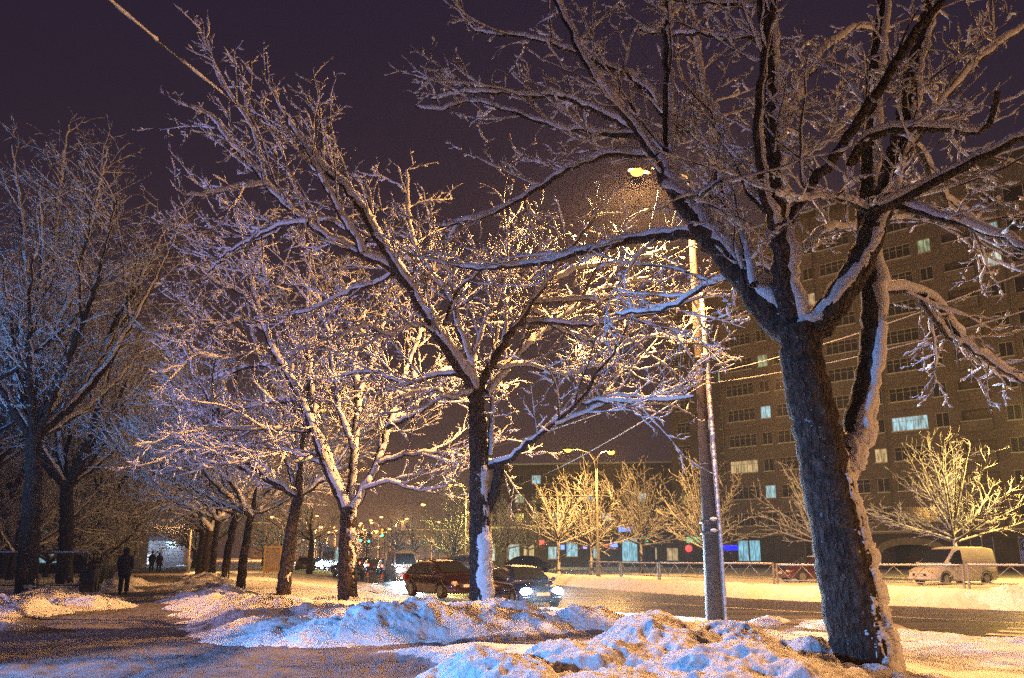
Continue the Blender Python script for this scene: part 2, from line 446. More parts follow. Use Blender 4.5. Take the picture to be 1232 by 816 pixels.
# snow ground: one sheet out to the horizon, finer towards the camera
def ground_mat(name, clean, dirty, dirty2, dents=0.2):
    m = bpy.data.materials.new(name); m.use_nodes = True
    nt = m.node_tree; b = nt.nodes['Principled BSDF']
    at = nt.nodes.new('ShaderNodeAttribute'); at.attribute_name = 'dirt'
    tc = nt.nodes.new('ShaderNodeTexCoord')
    n = nt.nodes.new('ShaderNodeTexNoise'); n.inputs['Scale'].default_value = 3.0; n.inputs['Detail'].default_value = 8; n.inputs['Roughness'].default_value = 0.7
    nt.links.new(tc.outputs['Object'], n.inputs['Vector'])
    n3 = nt.nodes.new('ShaderNodeTexNoise'); n3.inputs['Scale'].default_value = 0.9; n3.inputs['Detail'].default_value = 8; n3.inputs['Roughness'].default_value = 0.75
    nt.links.new(tc.outputs['Object'], n3.inputs['Vector'])
    r = nt.nodes.new('ShaderNodeValToRGB'); r.color_ramp.elements[0].position = 0.36; r.color_ramp.elements[1].position = 0.64
    r.color_ramp.elements[0].color = (*dirty2, 1); r.color_ramp.elements[1].color = (*dirty, 1)
    ad0 = nt.nodes.new('ShaderNodeMath'); ad0.operation = 'MULTIPLY_ADD'; ad0.inputs[1].default_value = 0.5
    h0 = nt.nodes.new('ShaderNodeMath'); h0.operation = 'MULTIPLY'; h0.inputs[1].default_value = 0.5
    nt.links.new(n3.outputs['Fac'], h0.inputs[0])
    nt.links.new(n.outputs['Fac'], ad0.inputs[0]); nt.links.new(h0.outputs[0], ad0.inputs[2])
    nt.links.new(ad0.outputs[0], r.inputs['Fac'])
    mul = nt.nodes.new('ShaderNodeMath'); mul.operation = 'MULTIPLY_ADD'; mul.inputs[1].default_value = 1.2
    sub = nt.nodes.new('ShaderNodeMath'); sub.operation = 'MULTIPLY_ADD'; sub.inputs[1].default_value = 0.9; sub.inputs[2].default_value = -0.55
    nt.links.new(n.outputs['Fac'], sub.inputs[0])
    nt.links.new(at.outputs['Fac'], mul.inputs[0]); nt.links.new(sub.outputs[0], mul.inputs[2])
    cl = nt.nodes.new('ShaderNodeClamp'); nt.links.new(mul.outputs[0], cl.inputs[0])
    mx = nt.nodes.new('ShaderNodeMixRGB'); mx.inputs['Color1'].default_value = (*clean, 1)
    nt.links.new(cl.outputs[0], mx.inputs['Fac']); nt.links.new(r.outputs['Color'], mx.inputs['Color2'])
    nt.links.new(mx.outputs['Color'], b.inputs['Base Color'])
    b.inputs['Roughness'].default_value = 0.75; b.inputs['Specular IOR Level'].default_value = 0.3
    n2 = nt.nodes.new('ShaderNodeTexNoise'); n2.inputs['Scale'].default_value = 7; n2.inputs['Detail'].default_value = 8; n2.inputs['Roughness'].default_value = 0.65
    nt.links.new(tc.outputs['Object'], n2.inputs['Vector'])
    bp = nt.nodes.new('ShaderNodeBump'); bp.inputs['Strength'].default_value = 0.55; bp.inputs['Distance'].default_value = 0.09
    vo = nt.nodes.new('ShaderNodeTexVoronoi'); vo.inputs['Scale'].default_value = 2.6; vo.feature = 'SMOOTH_F1'
    mpv = nt.nodes.new('ShaderNodeMapping'); mpv.inputs['Rotation'].default_value = (0, 0, R(24)); mpv.inputs['Scale'].default_value = (1.7, 0.9, 1); nt.links.new(tc.outputs['Object'], mpv.inputs['Vector']); nt.links.new(mpv.outputs[0], vo.inputs['Vector'])
    mr = nt.nodes.new('ShaderNodeMapRange'); mr.inputs['From Min'].default_value = 0.15; mr.inputs['From Max'].default_value = 0.4; nt.links.new(vo.outputs['Distance'], mr.inputs['Value'])
    b3 = nt.nodes.new('ShaderNodeBump'); b3.inputs['Strength'].default_value = dents; b3.inputs['Distance'].default_value = 0.08; nt.links.new(mr.outputs[0], b3.inputs['Height'])
    nt.links.new(n2.outputs['Fac'], bp.inputs['Height']); nt.links.new(b3.outputs['Normal'], bp.inputs['Normal']); nt.links.new(bp.outputs['Normal'], b.inputs['Normal'])
    return m


M['ground'] = ground_mat('snow_ground', (0.84, 0.85, 0.88), (0.42, 0.36, 0.33), (0.2, 0.15, 0.125))
M['path'] = ground_mat('trodden_snow', (0.34, 0.335, 0.36), (0.23, 0.22, 0.235), (0.085, 0.075, 0.082), 0.6)


def grid_faces(nr, nc):
    i = np.arange(nr - 1)[:, None] * nc + np.arange(nc - 1)[None, :]
    return np.stack([i, i + 1, i + 1 + nc, i + nc], -1).reshape(-1, 4)


def add_attr(o, name, vals):
    a = o.data.attributes.new(name, 'FLOAT', 'POINT')
    a.data.foreach_set('value', np.ascontiguousarray(vals, np.float32))


ys = np.concatenate([np.linspace(-14, 5, 30)[:-1], 5 + (np.exp(np.linspace(0, math.log(700 / 6 + 1), 330)) - 1) * 6])
ks = np.linspace(-1.25, 1.25, 420)
GY = np.repeat(ys[:, None], len(ks), 1)
GX = ks[None, :] * (np.maximum(ys, 0)[:, None] + 9)
GH = ground_h(GX, GY)
PM = path_mask(GX, GY)
RDD, RSIDE, _ = seg_dist(GX, GY, ROAD)
verts = np.stack([GX, GY, GH], -1).reshape(-1, 3)
faces = grid_faces(*GX.shape)
ground = np_mesh('snowy_ground', verts, faces, M['ground'])
tag(ground, kind='structure')
dirt = np.maximum(PM * 0.9, 0.55 * sstep(ROAD_HW + 1.5, ROAD_HW + 0.1, RDD)).ravel()
add_attr(ground, 'dirt', dirt)
fm = PM.ravel()[faces].max(1) > 0.12
pf = faces[fm]
used = np.unique(pf)
remap = np.zeros(len(verts), np.int64); remap[used] = np.arange(len(used))
pv = verts[used].copy(); pv[:, 2] += np.clip((PM.ravel()[used] - 0.5) * 0.05, -0.04, 0.008)
path = np_mesh('trodden_path', pv, remap[pf], M['path'])
tag(path, kind='structure')
add_attr(path, 'dirt', sstep(0.45, 0.8, PM.ravel()[used]))


# road strip
def strip(name, off0, off1, z, nacross, material, i0=0, i1=None, crown=0.0):
    pts = np.array(ROAD[i0:i1])
    t = np.gradient(pts, axis=0); t /= np.linalg.norm(t, axis=1)[:, None]
    nrm = np.stack([t[:, 1], -t[:, 0]], 1)
    o = np.linspace(off0, off1, nacross)
    X = pts[:, None, 0] + nrm[:, None, 0] * o; Y = pts[:, None, 1] + nrm[:, None, 1] * o
    Z = np.full_like(X, z) - crown * (o / max(abs(off0), abs(off1))) ** 2
    return np_mesh(name, np.stack([X, Y, Z], -1).reshape(-1, 3), grid_faces(*X.shape)[:, ::-1], material)


def asphalt():
    m = bpy.data.materials.new('wet_asphalt'); m.use_nodes = True
    nt = m.node_tree; b = nt.nodes['Principled BSDF']
    tc = nt.nodes.new('ShaderNodeTexCoord')
    mp = nt.nodes.new('ShaderNodeMapping'); mp.inputs['Rotation'].default_value = (0, 0, R(44)); mp.inputs['Scale'].default_value = (0.09, 1.1, 1)
    nt.links.new(tc.outputs['Object'], mp.inputs['Vector'])
    n = nt.nodes.new('ShaderNodeTexNoise'); n.inputs['Scale'].default_value = 1.0; n.inputs['Detail'].default_value = 7; n.inputs['Roughness'].default_value = 0.65
    nt.links.new(mp.outputs['Vector'], n.inputs['Vector'])
    r = nt.nodes.new('ShaderNodeValToRGB')
    e = r.color_ramp.elements
    e[0].position = 0.5; e[0].color = (0.016, 0.014, 0.016, 1); e[1].position = 0.9; e[1].color = (0.08, 0.07, 0.068, 1); b.inputs['Specular IOR Level'].default_value = 0.32
    nt.links.new(n.outputs['Fac'], r.inputs['Fac']); nt.links.new(r.outputs['Color'], b.inputs['Base Color'])
    r2 = nt.nodes.new('ShaderNodeMapRange'); r2.inputs['From Min'].default_value = 0.35; r2.inputs['From Max'].default_value = 0.65
    r2.inputs['To Min'].default_value = 0.13; r2.inputs['To Max'].default_value = 0.5
    nt.links.new(n.outputs['Fac'], r2.inputs['Value']); nt.links.new(r2.outputs[0], b.inputs['Roughness'])
    n2 = nt.nodes.new('ShaderNodeTexNoise'); n2.inputs['Scale'].default_value = 35; n2.inputs['Detail'].default_value = 4
    nt.links.new(tc.outputs['Object'], n2.inputs['Vector'])
    bp = nt.nodes.new('ShaderNodeBump'); bp.inputs['Strength'].default_value = 0.4; bp.inputs['Distance'].default_value = 0.01
    nt.links.new(n2.outputs['Fac'], bp.inputs['Height']); nt.links.new(bp.outputs['Normal'], b.inputs['Normal'])
    return m


M['asphalt'] = asphalt()
M['marking'] = mat('road_paint', (0.62, 0.6, 0.56), 0.6, base2=(0.2, 0.18, 0.17), scale=1.5)
M['slush'] = mat('slush', (0.6, 0.6, 0.62), 0.7, base2=(0.24, 0.21, 0.2), scale=2.2, bump=0.8, bscale=5)
road = tag(strip('road', -ROAD_HW, ROAD_HW, ROAD_Z, 9, M['asphalt']), kind='structure')
zb = MB()
for n0 in (22.4, 23.5, 24.6):
    q = [(n0, -5.6), (n0 + .5, -5.6), (n0 + .5, -1.2), (n0, -1.2)]
    zb.poly([(.697 * a + .717 * b_, .717 * a - .697 * b_, ROAD_Z + .009) for a, b_ in q])
tag(zb.build('crossing_marking', M['marking']), kind='structure')
line = tag(strip('lane_marking', 0.45, 0.6, ROAD_Z + 0.005, 2, M['marking'], 0, 40), kind='structure')


def slush_strip():
    pts = np.array(smooth_line([tuple(p) for p in ROAD[:36]], 5))
    t = np.gradient(pts, axis=0); t /= np.linalg.norm(t, axis=1)[:, None]
    nrm = np.stack([t[:, 1], -t[:, 0]], 1)
    # travel runs away from the camera with the near kerb on its left
    o = np.linspace(-6.9, -4.2, 24)
    X = pts[:, None, 0] + nrm[:, None, 0] * o; Y = pts[:, None, 1] + nrm[:, None, 1] * o
    e = sstep(-4.3, -5.4, o[None, :] + 0.5 * fbm(X, Y, 0.7, 4, 70))
    Z = ROAD_Z - 0.03 + e * (0.05 + 0.07 * billow(X, Y, 1.1, 4, 72))
    return np_mesh('roadside_slush', np.stack([X, Y, Z], -1).reshape(-1, 3), grid_faces(*X.shape)[:, ::-1], M['slush'])


tag(slush_strip(), kind='structure')


# heaps of shovelled snow
def snow_heap(bumps, x0, y0, x1, y1, res, seed, label, lump=0.2, group='heaps of shovelled snow along the path'):
    nx, ny = int((x1 - x0) / res), int((y1 - y0) / res)
    X, Y = np.meshgrid(np.linspace(x0, x1, nx), np.linspace(y0, y1, ny))
    wx = X + 0.25 * fbm(X, Y, 1.1, 3, seed + 50); wy = Y + 0.25 * fbm(X, Y, 1.1, 3, seed + 60)
    h = np.zeros_like(X)
    for bx, by, bh, bw in bumps:
        q = np.hypot(wx - bx, wy - by) / bw
        h = np.maximum(h, bh * np.exp(-q ** 2.6 * 0.9)) * 0.5 + 0.5 * np.maximum(h, bh * np.clip(1 - q ** 1.6, 0, 1))
    a = np.clip(h / 0.25, 0, 1)
    h = h + a * (lump * (billow(X, Y, 1.25, 3, seed) - 0.55) + 0.09 * fbm(X, Y, 3.2, 4, seed + 9) + 0.075 * (billow(X, Y, 4.6, 3, seed + 10) - .5) * (.4 + .6 * sstep(-.2, .25, fbm(X, Y, .9, 2, seed + 14))) + 0.03 * fbm(X, Y, 15, 3, seed + 11))
    base = ground_h(X, Y)
    pm = path_mask(X, Y)
    h = np.where(h > 0.0, h, 0) - 0.06 * (1 - np.clip(h / 0.08, 0, 1))
    Z = base + h
    f = grid_faces(*X.shape)
    keep = (h.ravel()[f].max(1) > -0.045)
    f = f[keep]; u = np.unique(f); rm = np.zeros(X.size, np.int64); rm[u] = np.arange(len(u))
    v = np.stack([X, Y, Z], -1).reshape(-1, 3)[u]
    o = np_mesh('snow_heap', v, rm[f], M['snow'])
    tag(o, label, 'snow heap', group)
    return o


snow_heap([(1.75, 10.0, 0.54, 1.15), (2.6, 9.9, 0.46, 1.1), (3.3, 9.4, 0.34, 1.0), (0.95, 9.4, 0.4, 0.9), (2.2, 8.6, 0.42, 1.3), (0.9, 8.2, 0.22, 1.0), (3.5, 8.4, 0.2, 1.0), (4.1, 8.7, 0.14, 0.9), (3.9, 10.2, 0.2, 1.0)],
          -0.6, 6.2, 6.2, 12.2, 0.022, 101, 'tallest lumpy snow heap, in front of the thick leaning trunk, blue on its left', 0.2)
snow_heap([(-0.45, 8.9, 0.42, 0.75), (-0.1, 8.5, 0.28, 0.8), (0.35, 9.0, 0.2, 0.6)], -1.8, 7.0, 1.3, 10.4, 0.022, 131,
          'small peaked snow heap at the bottom edge, left of the tallest heap', 0.2)
snow_heap([(-2.35, 15.2, 0.44, 1.2), (-1.55, 15.6, 0.42, 1.0), (-0.8, 16.6, 0.36, 1.1), (-0.4, 18.0, 0.34, 1.3), (-3.2, 14.8, 0.3, 1.2), (0.5, 16.6, 0.26, 1.0), (1.4, 16.9, 0.3, 0.9), (2.0, 17.2, 0.24, 0.8), (-2.6, 16.8, 0.25, 1.4), (0.3, 17.6, 0.2, 1.2)],
          -5, 12.6, 3.8, 20.5, 0.03, 151, 'long snow heap with a rounded crest at the foot of the middle trunk', 0.26)
snow_heap([(-4.4, 15.6, 0.28, 1.3), (-5.2, 17.0, 0.36, 1.3), (-5.9, 18.8, 0.36, 1.3), (-7.0, 21.0, 0.36, 1.3), (-8.4, 23.4, 0.34, 1.3), (-9.9, 26.6, 0.36, 1.4), (-11.6, 30.5, .3, 1.3), (-13.9, 36.5, .4, 1.6), (-16.5, 42.5, .4, 1.6), (-4.3, 17.6, 0.25, 1.6), (-5.6, 20.6, 0.25, 1.6), (-4.2, 14.6, 0.16, 1.0)],
          -19, 13.2, -2.6, 46, 0.06, 171, 'long low snow bank along the right edge of the path, under the tree row', 0.22)
snow_heap([(-13.2, 20.5, 0.3, 1.6), (-15.2, 21.5, 0.32, 1.8), (-12.4, 23.3, 0.28, 1.3), (-17.6, 22.5, 0.3, 1.8), (-14.6, 26.4, .3, 1.5), (-17, 33.5, .45, 1.2), (-20, 40, .6, 1.6)],
          -21, 18, -10.5, 43, 0.06, 191, 'low snow bank on the left side of the path by the rail fence', 0.2)
snow_heap([(5.7, 18.6, 0.12, 0.8), (6.9, 17.0, 0.16, 0.9), (8.0, 15.6, 0.14, 0.9), (9.6, 14.5, 0.16, 1.0), (5.0, 19.7, 0.1, 0.7), (11.5, 12.6, .14, 1.0)], 3.6, 11, 13, 21.5, 0.04, 211,
          'low crumbly snow ridge along the near road edge, behind the thick leaning trunk', 0.22)
snow_heap([(20.5, 27.6, 0.45, 1.6), (22.6, 26.0, 0.6, 1.8), (25, 23.8, 0.6, 1.8), (18.6, 29.2, 0.22, 1.4)], 16, 21.5, 28, 32, 0.07, 231,
          'big ploughed snow heap by the far fence in front of the white van', 0.2, 'snow heaps across the road')


# ------------------------------------------------------------------ trees
class Tubes:
    """many tubes, worked out in batches of equal point count"""
    def __init__(self):
        self.q = {}
        self.n = 0

    def add(self, pts, rad, sides, offs=None, jag=None):
        pts = np.asarray(pts, float)
        self.q.setdefault((len(pts), sides, offs is not None, jag is not None), []).append((pts, np.asarray(rad, float), offs, jag))
        self.n += 1

    def build(self, name, m, parent):
        V, Fc, base = [], [], 0
        for (n, sides, ho, hj), lst in self.q.items():
            pts = np.stack([t[0] for t in lst]); rad = np.stack([t[1] for t in lst])
            t = np.gradient(pts, axis=1); t /= np.linalg.norm(t, axis=2)[..., None] + 1e-9
            md = t.mean(1)
            ref = np.where((np.abs(md[:, 2]) < 0.75 * np.linalg.norm(md, axis=1))[:, None], np.array([[0, 0, 1.0]]), np.array([[1.0, 0.1, 0]]))
            a = np.cross(t, ref[:, None, :]); a /= np.linalg.norm(a, axis=2)[..., None] + 1e-9
            b = np.cross(a, t)
            q = np.arange(sides) * 2 * np.pi / sides
            c = pts + np.stack([t_[2] for t_ in lst]) if ho else pts
            rr = rad[..., None] * np.stack([t_[3] for t_ in lst]) if hj else np.repeat(rad[..., None], sides, 2)
            v = c[:, :, None, :] + (a[:, :, None, :] * np.cos(q)[None, None, :, None] + b[:, :, None, :] * np.sin(q)[None, None, :, None]) * rr[..., None]
            k = len(lst)
            i = np.arange(n - 1)[:, None] * sides; j = np.arange(sides)[None, :]; jn = (j + 1) % sides
            f = np.stack([i + j, i + jn, i + sides + jn, i + sides + j], -1).reshape(-1, 4)
            f = (f[None] + (np.arange(k) * n * sides)[:, None, None]).reshape(-1, 4) + base
            V.append(v.reshape(-1, 3)); Fc.append(f); base += k * n * sides
        return np_mesh(name, np.concatenate(V), np.concatenate(Fc), m, parent)


WIND = np.array([0.42, -0.36, 0.83])


# side branches left out near the mast lantern and along its sight line
AVOID = [(tuple(P(770, 206, 21.3)), 2.6), (tuple(P(768, 207, 11.0)), 0.42), (tuple(P(768, 207, 10.2)), 0.4), (tuple(P(769, 207, 17.0)), 0.8), (tuple(P(769, 207, 18.6)), 0.9)]


class Tree:
    def __init__(self, seed, base=0.022, snow=1.0):
        self.g = np.random.default_rng(seed)
        self.r = random.Random(seed)
        self.trunk, self.crown, self.snow = Tubes(), Tubes(), Tubes()
        self.base, self.amt = base, snow
        self.pend = {}

    # snow lying on the upper and windward side of a branch
    def cap(self, pts, rad, lumpy, sides, gaps=0.1, smooth=False, sc=1.0):
        if self.amt > 0: self.pend.setdefault((len(pts), lumpy, sides, gaps, smooth, sc), []).append((np.asarray(pts), np.asarray(rad)))

    def flush(self):
        g = self.g
        for (n, lumpy, sides, gaps, smooth, sc), lst in self.pend.items():
            pts = np.stack([q[0] for q in lst]); rad = np.stack([q[1] for q in lst])
            ps = pts.copy()
            if smooth:
                for _ in range(6): ps[:, 1:-1] = (ps[:, :-2] + ps[:, 1:-1] * 2 + ps[:, 2:]) / 4
            t = np.gradient(ps, axis=1); t /= np.linalg.norm(t, axis=2)[..., None] + 1e-9
            s = WIND - t * (t @ WIND)[..., None]
            m = np.linalg.norm(s, axis=2)
            s = s / (m[..., None] + 1e-9)
            k = np.clip((m - 0.15) / 0.6, 0, 1)
            nz = g.random(rad.shape); bs = self.base * self.amt * sc
            if smooth:
                for _ in range(2): nz[:, 1:-1] = (nz[:, :-2] + nz[:, 1:-1] * 2 + nz[:, 2:]) / 4
                nz = 0.45 + (nz - 0.45) * 1.8
            else: bs = bs * (1.15 - 0.75 * np.linspace(0, 1, n))[None, :]
            l = 1 + lumpy * (nz - 0.45) * 1.6
            rs = (0.74 * rad + bs * (0.45 + 0.55 * k)) * (0.45 + 0.55 * k) * l
            rs = np.where(g.random(rad.shape) < gaps, np.minimum(rs, rad * 0.5), rs)
            rs[:, -1] *= 0.45
            if not smooth: rs[:, 0] = np.minimum(rs[:, 0], rad[:, 0] * .8 + .004)
            o = s * (0.48 * rad + 0.75 * bs * k)[..., None]
            for i in range(len(lst)): self.snow.add(pts[i], rs[i], sides, o[i])
        self.pend = {}

    def limb(self, ctrl, r0, r1, step=0.16, sides=9, wob=0.02, snow=True, power=1.0):
        """a hand-placed limb through control points; returns its polyline"""
        pts = np.array(smooth_line([tuple(c) for c in ctrl], 10))
        d = np.concatenate([[0], np.cumsum(np.linalg.norm(np.diff(pts, axis=0), axis=1))])
        n = max(4, int(d[-1] / step))
        u = np.linspace(0, d[-1], n)
        pts = np.stack([np.interp(u, d, pts[:, i]) for i in range(3)], 1)
        pts[1:-1] += self.g.normal(0, wob, (n - 2, 3))
        rad = r0 + (r1 - r0) * (u / d[-1]) ** power
        rad = rad * (1 + 0.022 * self.g.normal(size=n))
        self.trunk.add(pts, rad, sides)
        if snow: self.cap(pts, rad, 0.2, max(8, sides), 0.0, True, 1.5)
        return pts, rad

    def walk(self, p, d, L, r, nseg, trop, jit):
        ga = self.r.gauss
        dx, dy, dz = float(d[0]), float(d[1]), float(d[2])
        x, y, z = float(p[0]), float(p[1]), float(p[2])
        pts = [(x, y, z)]; st = L / nseg
        for i in range(nseg):
            dx += ga(0, jit); dy += ga(0, jit); dz += ga(0, jit) + trop
            q = st / math.sqrt(dx * dx + dy * dy + dz * dz + 1e-9)
            x += dx * q; y += dy * q; z += dz * q
            q /= st; dx *= q; dy *= q; dz *= q
            pts.append((x, y, z))
        return np.array(pts), np.maximum(r * (1 - 0.75 * np.linspace(0, 1, nseg + 1)), 0.0035)

    def sprout(self, pts, rad, lv, spec, start=0.15, flat=0.5):
        """side branches along a polyline; spec = list of (spacing, length, jitter, tropism)"""
        if lv >= len(spec): return
        rn, ga = self.r.random, self.r.gauss
        sp, L0, jit, trop = spec[lv]
        P_ = pts.tolist(); n = len(P_)
        d = [0.0]
        for i in range(1, n): d.append(d[-1] + math.dist(P_[i - 1], P_[i]))
        tot = d[-1]
        if tot < 1e-4: return
        s = tot * start + sp * rn()
        sgn = 1 if rn() < 0.5 else -1
        i = 0
        while s < tot:
            while i < n - 2 and d[i + 1] < s: i += 1
            L_ = d[i + 1] - d[i] + 1e-9
            w = (s - d[i]) / L_; f = s / tot
            a0, a1 = P_[i], P_[i + 1]
            tx, ty, tz = (a1[0] - a0[0]) / L_, (a1[1] - a0[1]) / L_, (a1[2] - a0[2]) / L_
            p = (a0[0] + (a1[0] - a0[0]) * w, a0[1] + (a1[1] - a0[1]) * w, a0[2] + (a1[2] - a0[2]) * w)
            if any(math.dist(p, c_) < q_ for c_, q_ in AVOID):
                s += sp; continue
            r = float(rad[i]) * (1 - w) + float(rad[i + 1]) * w
            sx, sy = ty, -tx
            h = math.hypot(sx, sy)
            if h < 0.25: sx, sy = ga(0, 1), ga(0, 1); h = math.hypot(sx, sy) + 1e-6
            qx, qy, qz = sx / h * sgn * flat + ga(0, .55), sy / h * sgn * flat + ga(0, .55), ga(0, .55) + .22
            dt = qx * tx + qy * ty + qz * tz
            qx -= tx * dt; qy -= ty * dt; qz -= tz * dt
            h = math.sqrt(qx * qx + qy * qy + qz * qz) + 1e-9
            a = R(24 + 34 * rn()); ca, sa = math.cos(a), math.sin(a) / h
            L = L0 * (0.4 + 1.05 * rn()) * (1.0 - 0.35 * f)
            rr = max(0.0035, min(r * 0.55, 0.004 + L * 0.0085))
            ns = min(9, max(4, int(L / 0.16))) if lv < 2 else 3
            bp, br = self.walk(p, (tx * ca + qx * sa, ty * ca + qy * sa, tz * ca + qz * sa), L, rr, ns, trop, jit)
            self.crown.add(bp, br, 5 if lv == 0 else 3)
            self.cap(bp, br, 0.8 if lv else 0.6, 6 if lv == 0 else 5, 0.08 if lv == 0 else 0.2, False, (.95, .85, .8)[lv])
            self.sprout(bp, br, lv + 1, spec, 0.15, flat)
            sgn = -sgn
            s += sp * (0.5 + rn())

    def plaster(self, pts, rad, dirn, amount, width, jagged, sides=18, step=0.035, fade=None, wva=0.35):
        """wind-blown snow frozen to one side of an upright trunk, with a ragged edge"""
        g = self.g
        d = np.concatenate([[0], np.cumsum(np.linalg.norm(np.diff(pts, axis=0), axis=1))])
        n = int(d[-1] / step)
        u = np.linspace(0, d[-1], n)
        p = np.stack([np.interp(u, d, pts[:, i]) for i in range(3)], 1)
        r = np.interp(u, d, rad)
        dv = np.array(dirn, float); dv /= np.linalg.norm(dv)
        yy = np.repeat(u[:, None], sides, 1); xx = np.repeat(np.arange(sides)[None, :], n, 0)
        jag = 1 + jagged * fbm(xx * 0.9, yy, 5.0, 3, int(g.integers(1000))) + 0.5 * jagged * (g.random((n, sides)) - 0.5)
        wv = 1 + wva * fbm(u, u * 0, 1.6, 3, int(g.integers(1000)))
        k = wv if fade is None else wv * np.interp(u / d[-1], fade[0], fade[1])
        self.snow.add(p, r * width * np.clip(k, 0.05, 1.3), sides, dv[None, :] * (r * amount)[:, None], jag)

    def finish(self, name, label, group, loc=(0, 0, 0)):
        self.flush()
        root = thing(name, loc, 0, label, 'tree', group)
        self.trunk.build('trunk', M['bark'], root)
        if self.crown.n: self.crown.build('branches', M['twig'], root)
        if self.snow.n: self.snow.build('snow_cover', M['twig_snow'], root)
        bp = Vector(loc)
        for ch in root.children:
            if bp.length > 0:
                ch.data.transform(Matrix.Translation(-bp))
        return root


def pix(Y0, Y1, *uv):
    """control points through photo columns/rows with forward distance running Y0 -> Y1"""
    n = len(uv)
    return [P(u, v, Y0 + (Y1 - Y0) * (i / (n - 1))) for i, (u, v) in enumerate(uv)]


ROW = 'trees in the row between path and road'

# --- the thick leaning tree in front
T = Tree(11, 0.0155)
Y = 9.2
SPB = [(0.42, 1.5, 0.12, 0.006), (0.2, 0.5, 0.19, 0.0), (0.1, 0.2, 0.28, -0.01)]
tr, tw = T.limb(pix(Y, Y, (1048, 838), (1042, 812), (1030, 745), (1013, 665), (996, 585), (979, 505), (966, 440), (957, 395)), 0.36, 0.235, 0.1, 18, 0.012, False)
T.plaster(tr, tw, (0.95, -0.35, 0), 0.29, 0.8, 0.24, 48, 0.016, ([0, .1, .35, .55, .62, .72, 1], [1.04, 1.03, 0.98, 1.0, 0.8, 0.4, 0.25]), .1)
s2, s2r = T.limb(pix(Y, Y + .3, (1000, 600), (1022, 540), (1036, 490), (1048, 430), (1052, 370), (1048, 325), (1043, 270), (1047, 200), (1052, 100), (1064, 0), (1070, -60)), 0.17, 0.075, 0.1, 12, 0.012)
T.plaster(s2[:34], s2r[:34], (0.95, -0.3, 0.15), 0.3, 0.8, 0.3, 24, 0.02, ([0, .3, .5, .75, 1], [1.25, 1.2, 0.6, 1.0, 0.45]))
limbs = []
A, Ar = T.limb(pix(Y, Y + 1.0, (957, 400), (932, 385), (905, 350), (880, 318), (852, 283), (828, 250), (806, 222), (792, 190)), 0.20, 0.10, 0.1, 12)
limbs.append((A, Ar))
B, Br = T.limb(pix(Y, Y - .5, (958, 400), (946, 345), (938, 290), (933, 220), (930, 140), (924, 60), (920, 0), (917, -70)), 0.155, 0.085, 0.1, 12)
C, Cr = T.limb(pix(Y, Y - .3, (962, 410), (985, 388), (1012, 355), (1040, 305), (1058, 255), (1072, 215), (1088, 150), (1102, 80), (1122, 0), (1138, -60)), 0.19, 0.08, 0.1, 12)
limbs += [(B, Br), (C, Cr)]


def L(Y0, Y1, r0, r1, *uv, **k):
    q = T.limb(pix(Y0, Y1, *uv), r0, r1, 0.12, 8, 0.014, **k)
    limbs.append(q)
    return q


L(Y - .2, Y - 1.2, 0.062, 0.035, (936, 275), (918, 232), (911, 170), (915, 100), (924, 40), (935, -20))
L(Y - .1, Y - 1.6, 0.075, 0.045, (940, 290), (972, 228), (1010, 180), (1055, 110), (1098, 45), (1134, 0), (1160, -40))
L(Y - .3, Y - 1.4, 0.07, 0.04, (1062, 250), (1090, 238), (1120, 220), (1165, 198), (1215, 175), (1270, 148))
L(Y - .2, Y - 1.3, 0.065, 0.035, (1022, 200), (1040, 172), (1072, 158), (1130, 155), (1178, 158), (1195, 140), (1200, 110))
L(Y - .2, Y + .6, 0.075, 0.03, (1072, 215), (1112, 150), (1150, 100), (1190, 62), (1250, 20))
L(Y - .2, Y - 1.6, 0.06, 0.025, (1052, 250), (1090, 250), (1122, 262), (1165, 272), (1205, 285), (1250, 310))
L(Y + .3, Y + 1.2, 0.065, 0.03, (1050, 350), (1088, 350), (1122, 362), (1142, 390), (1178, 425), (1245, 468))
L(Y + .5, Y + 1.4, 0.045, 0.022, (1108, 358), (1122, 385), (1145, 408), (1182, 428), (1215, 452))
L(Y + .9, Y + 3.0, 0.085, 0.022, (850, 285), (822, 282), (796, 284), (760, 290), (700, 303), (640, 318), (578, 323), (540, 318))
L(Y + 1.0, Y + 2.8, 0.06, 0.022, (798, 200), (783, 187), (714, 190), (665, 216), (626, 240), (575, 262), (530, 274))
L(Y + 1.0, Y + 2.2, 0.085, 0.02, (852, 283), (861, 188), (800, 142), (775, 106), (720, 75), (640, 46), (590, 42), (560, 30))
L(Y + 1.0, Y + 2.4, 0.075, 0.02, (806, 222), (793, 182), (754, 152), (695, 123), (650, 115), (567, 112), (520, 120))
L(Y + 1.2, Y + 2.0, 0.05, 0.016, (770, 166), (754, 162), (675, 155), (611, 133), (567, 122), (530, 132), (500, 128))
L(Y + 1.0, Y + .3, 0.065, 0.03, (792, 195), (763, 152), (729, 113), (704, 73), (680, 25), (660, -20))
L(Y + 1.0, Y + .7, 0.075, 0.05, (803, 222), (803, 180), (803, 88), (804, 0), (806, -60))
L(Y - .2, Y + 2.2, 0.06, 0.03, (932, 180), (947, 142), (977, 76), (1000, 52), (1033, 34), (1070, 40))
L(Y - .2, Y + 2.0, 0.05, 0.025, (938, 235), (950, 196), (987, 177), (1012, 150), (1036, 126), (1060, 95))
L(Y - .1, Y + 1.8, 0.05, 0.025, (950, 330), (958, 308), (987, 280), (1012, 275), (1034, 277), (1060, 268), (1100, 260))
L(Y - .2, Y + 1.5, 0.05, 0.02, (926, 70), (905, 45), (869, 46), (840, 40), (810, 42), (770, 36))
L(Y - .3, Y + .8, 0.04, 0.02, (922, 30), (908, 8), (870, 4), (820, 0), (790, -8))
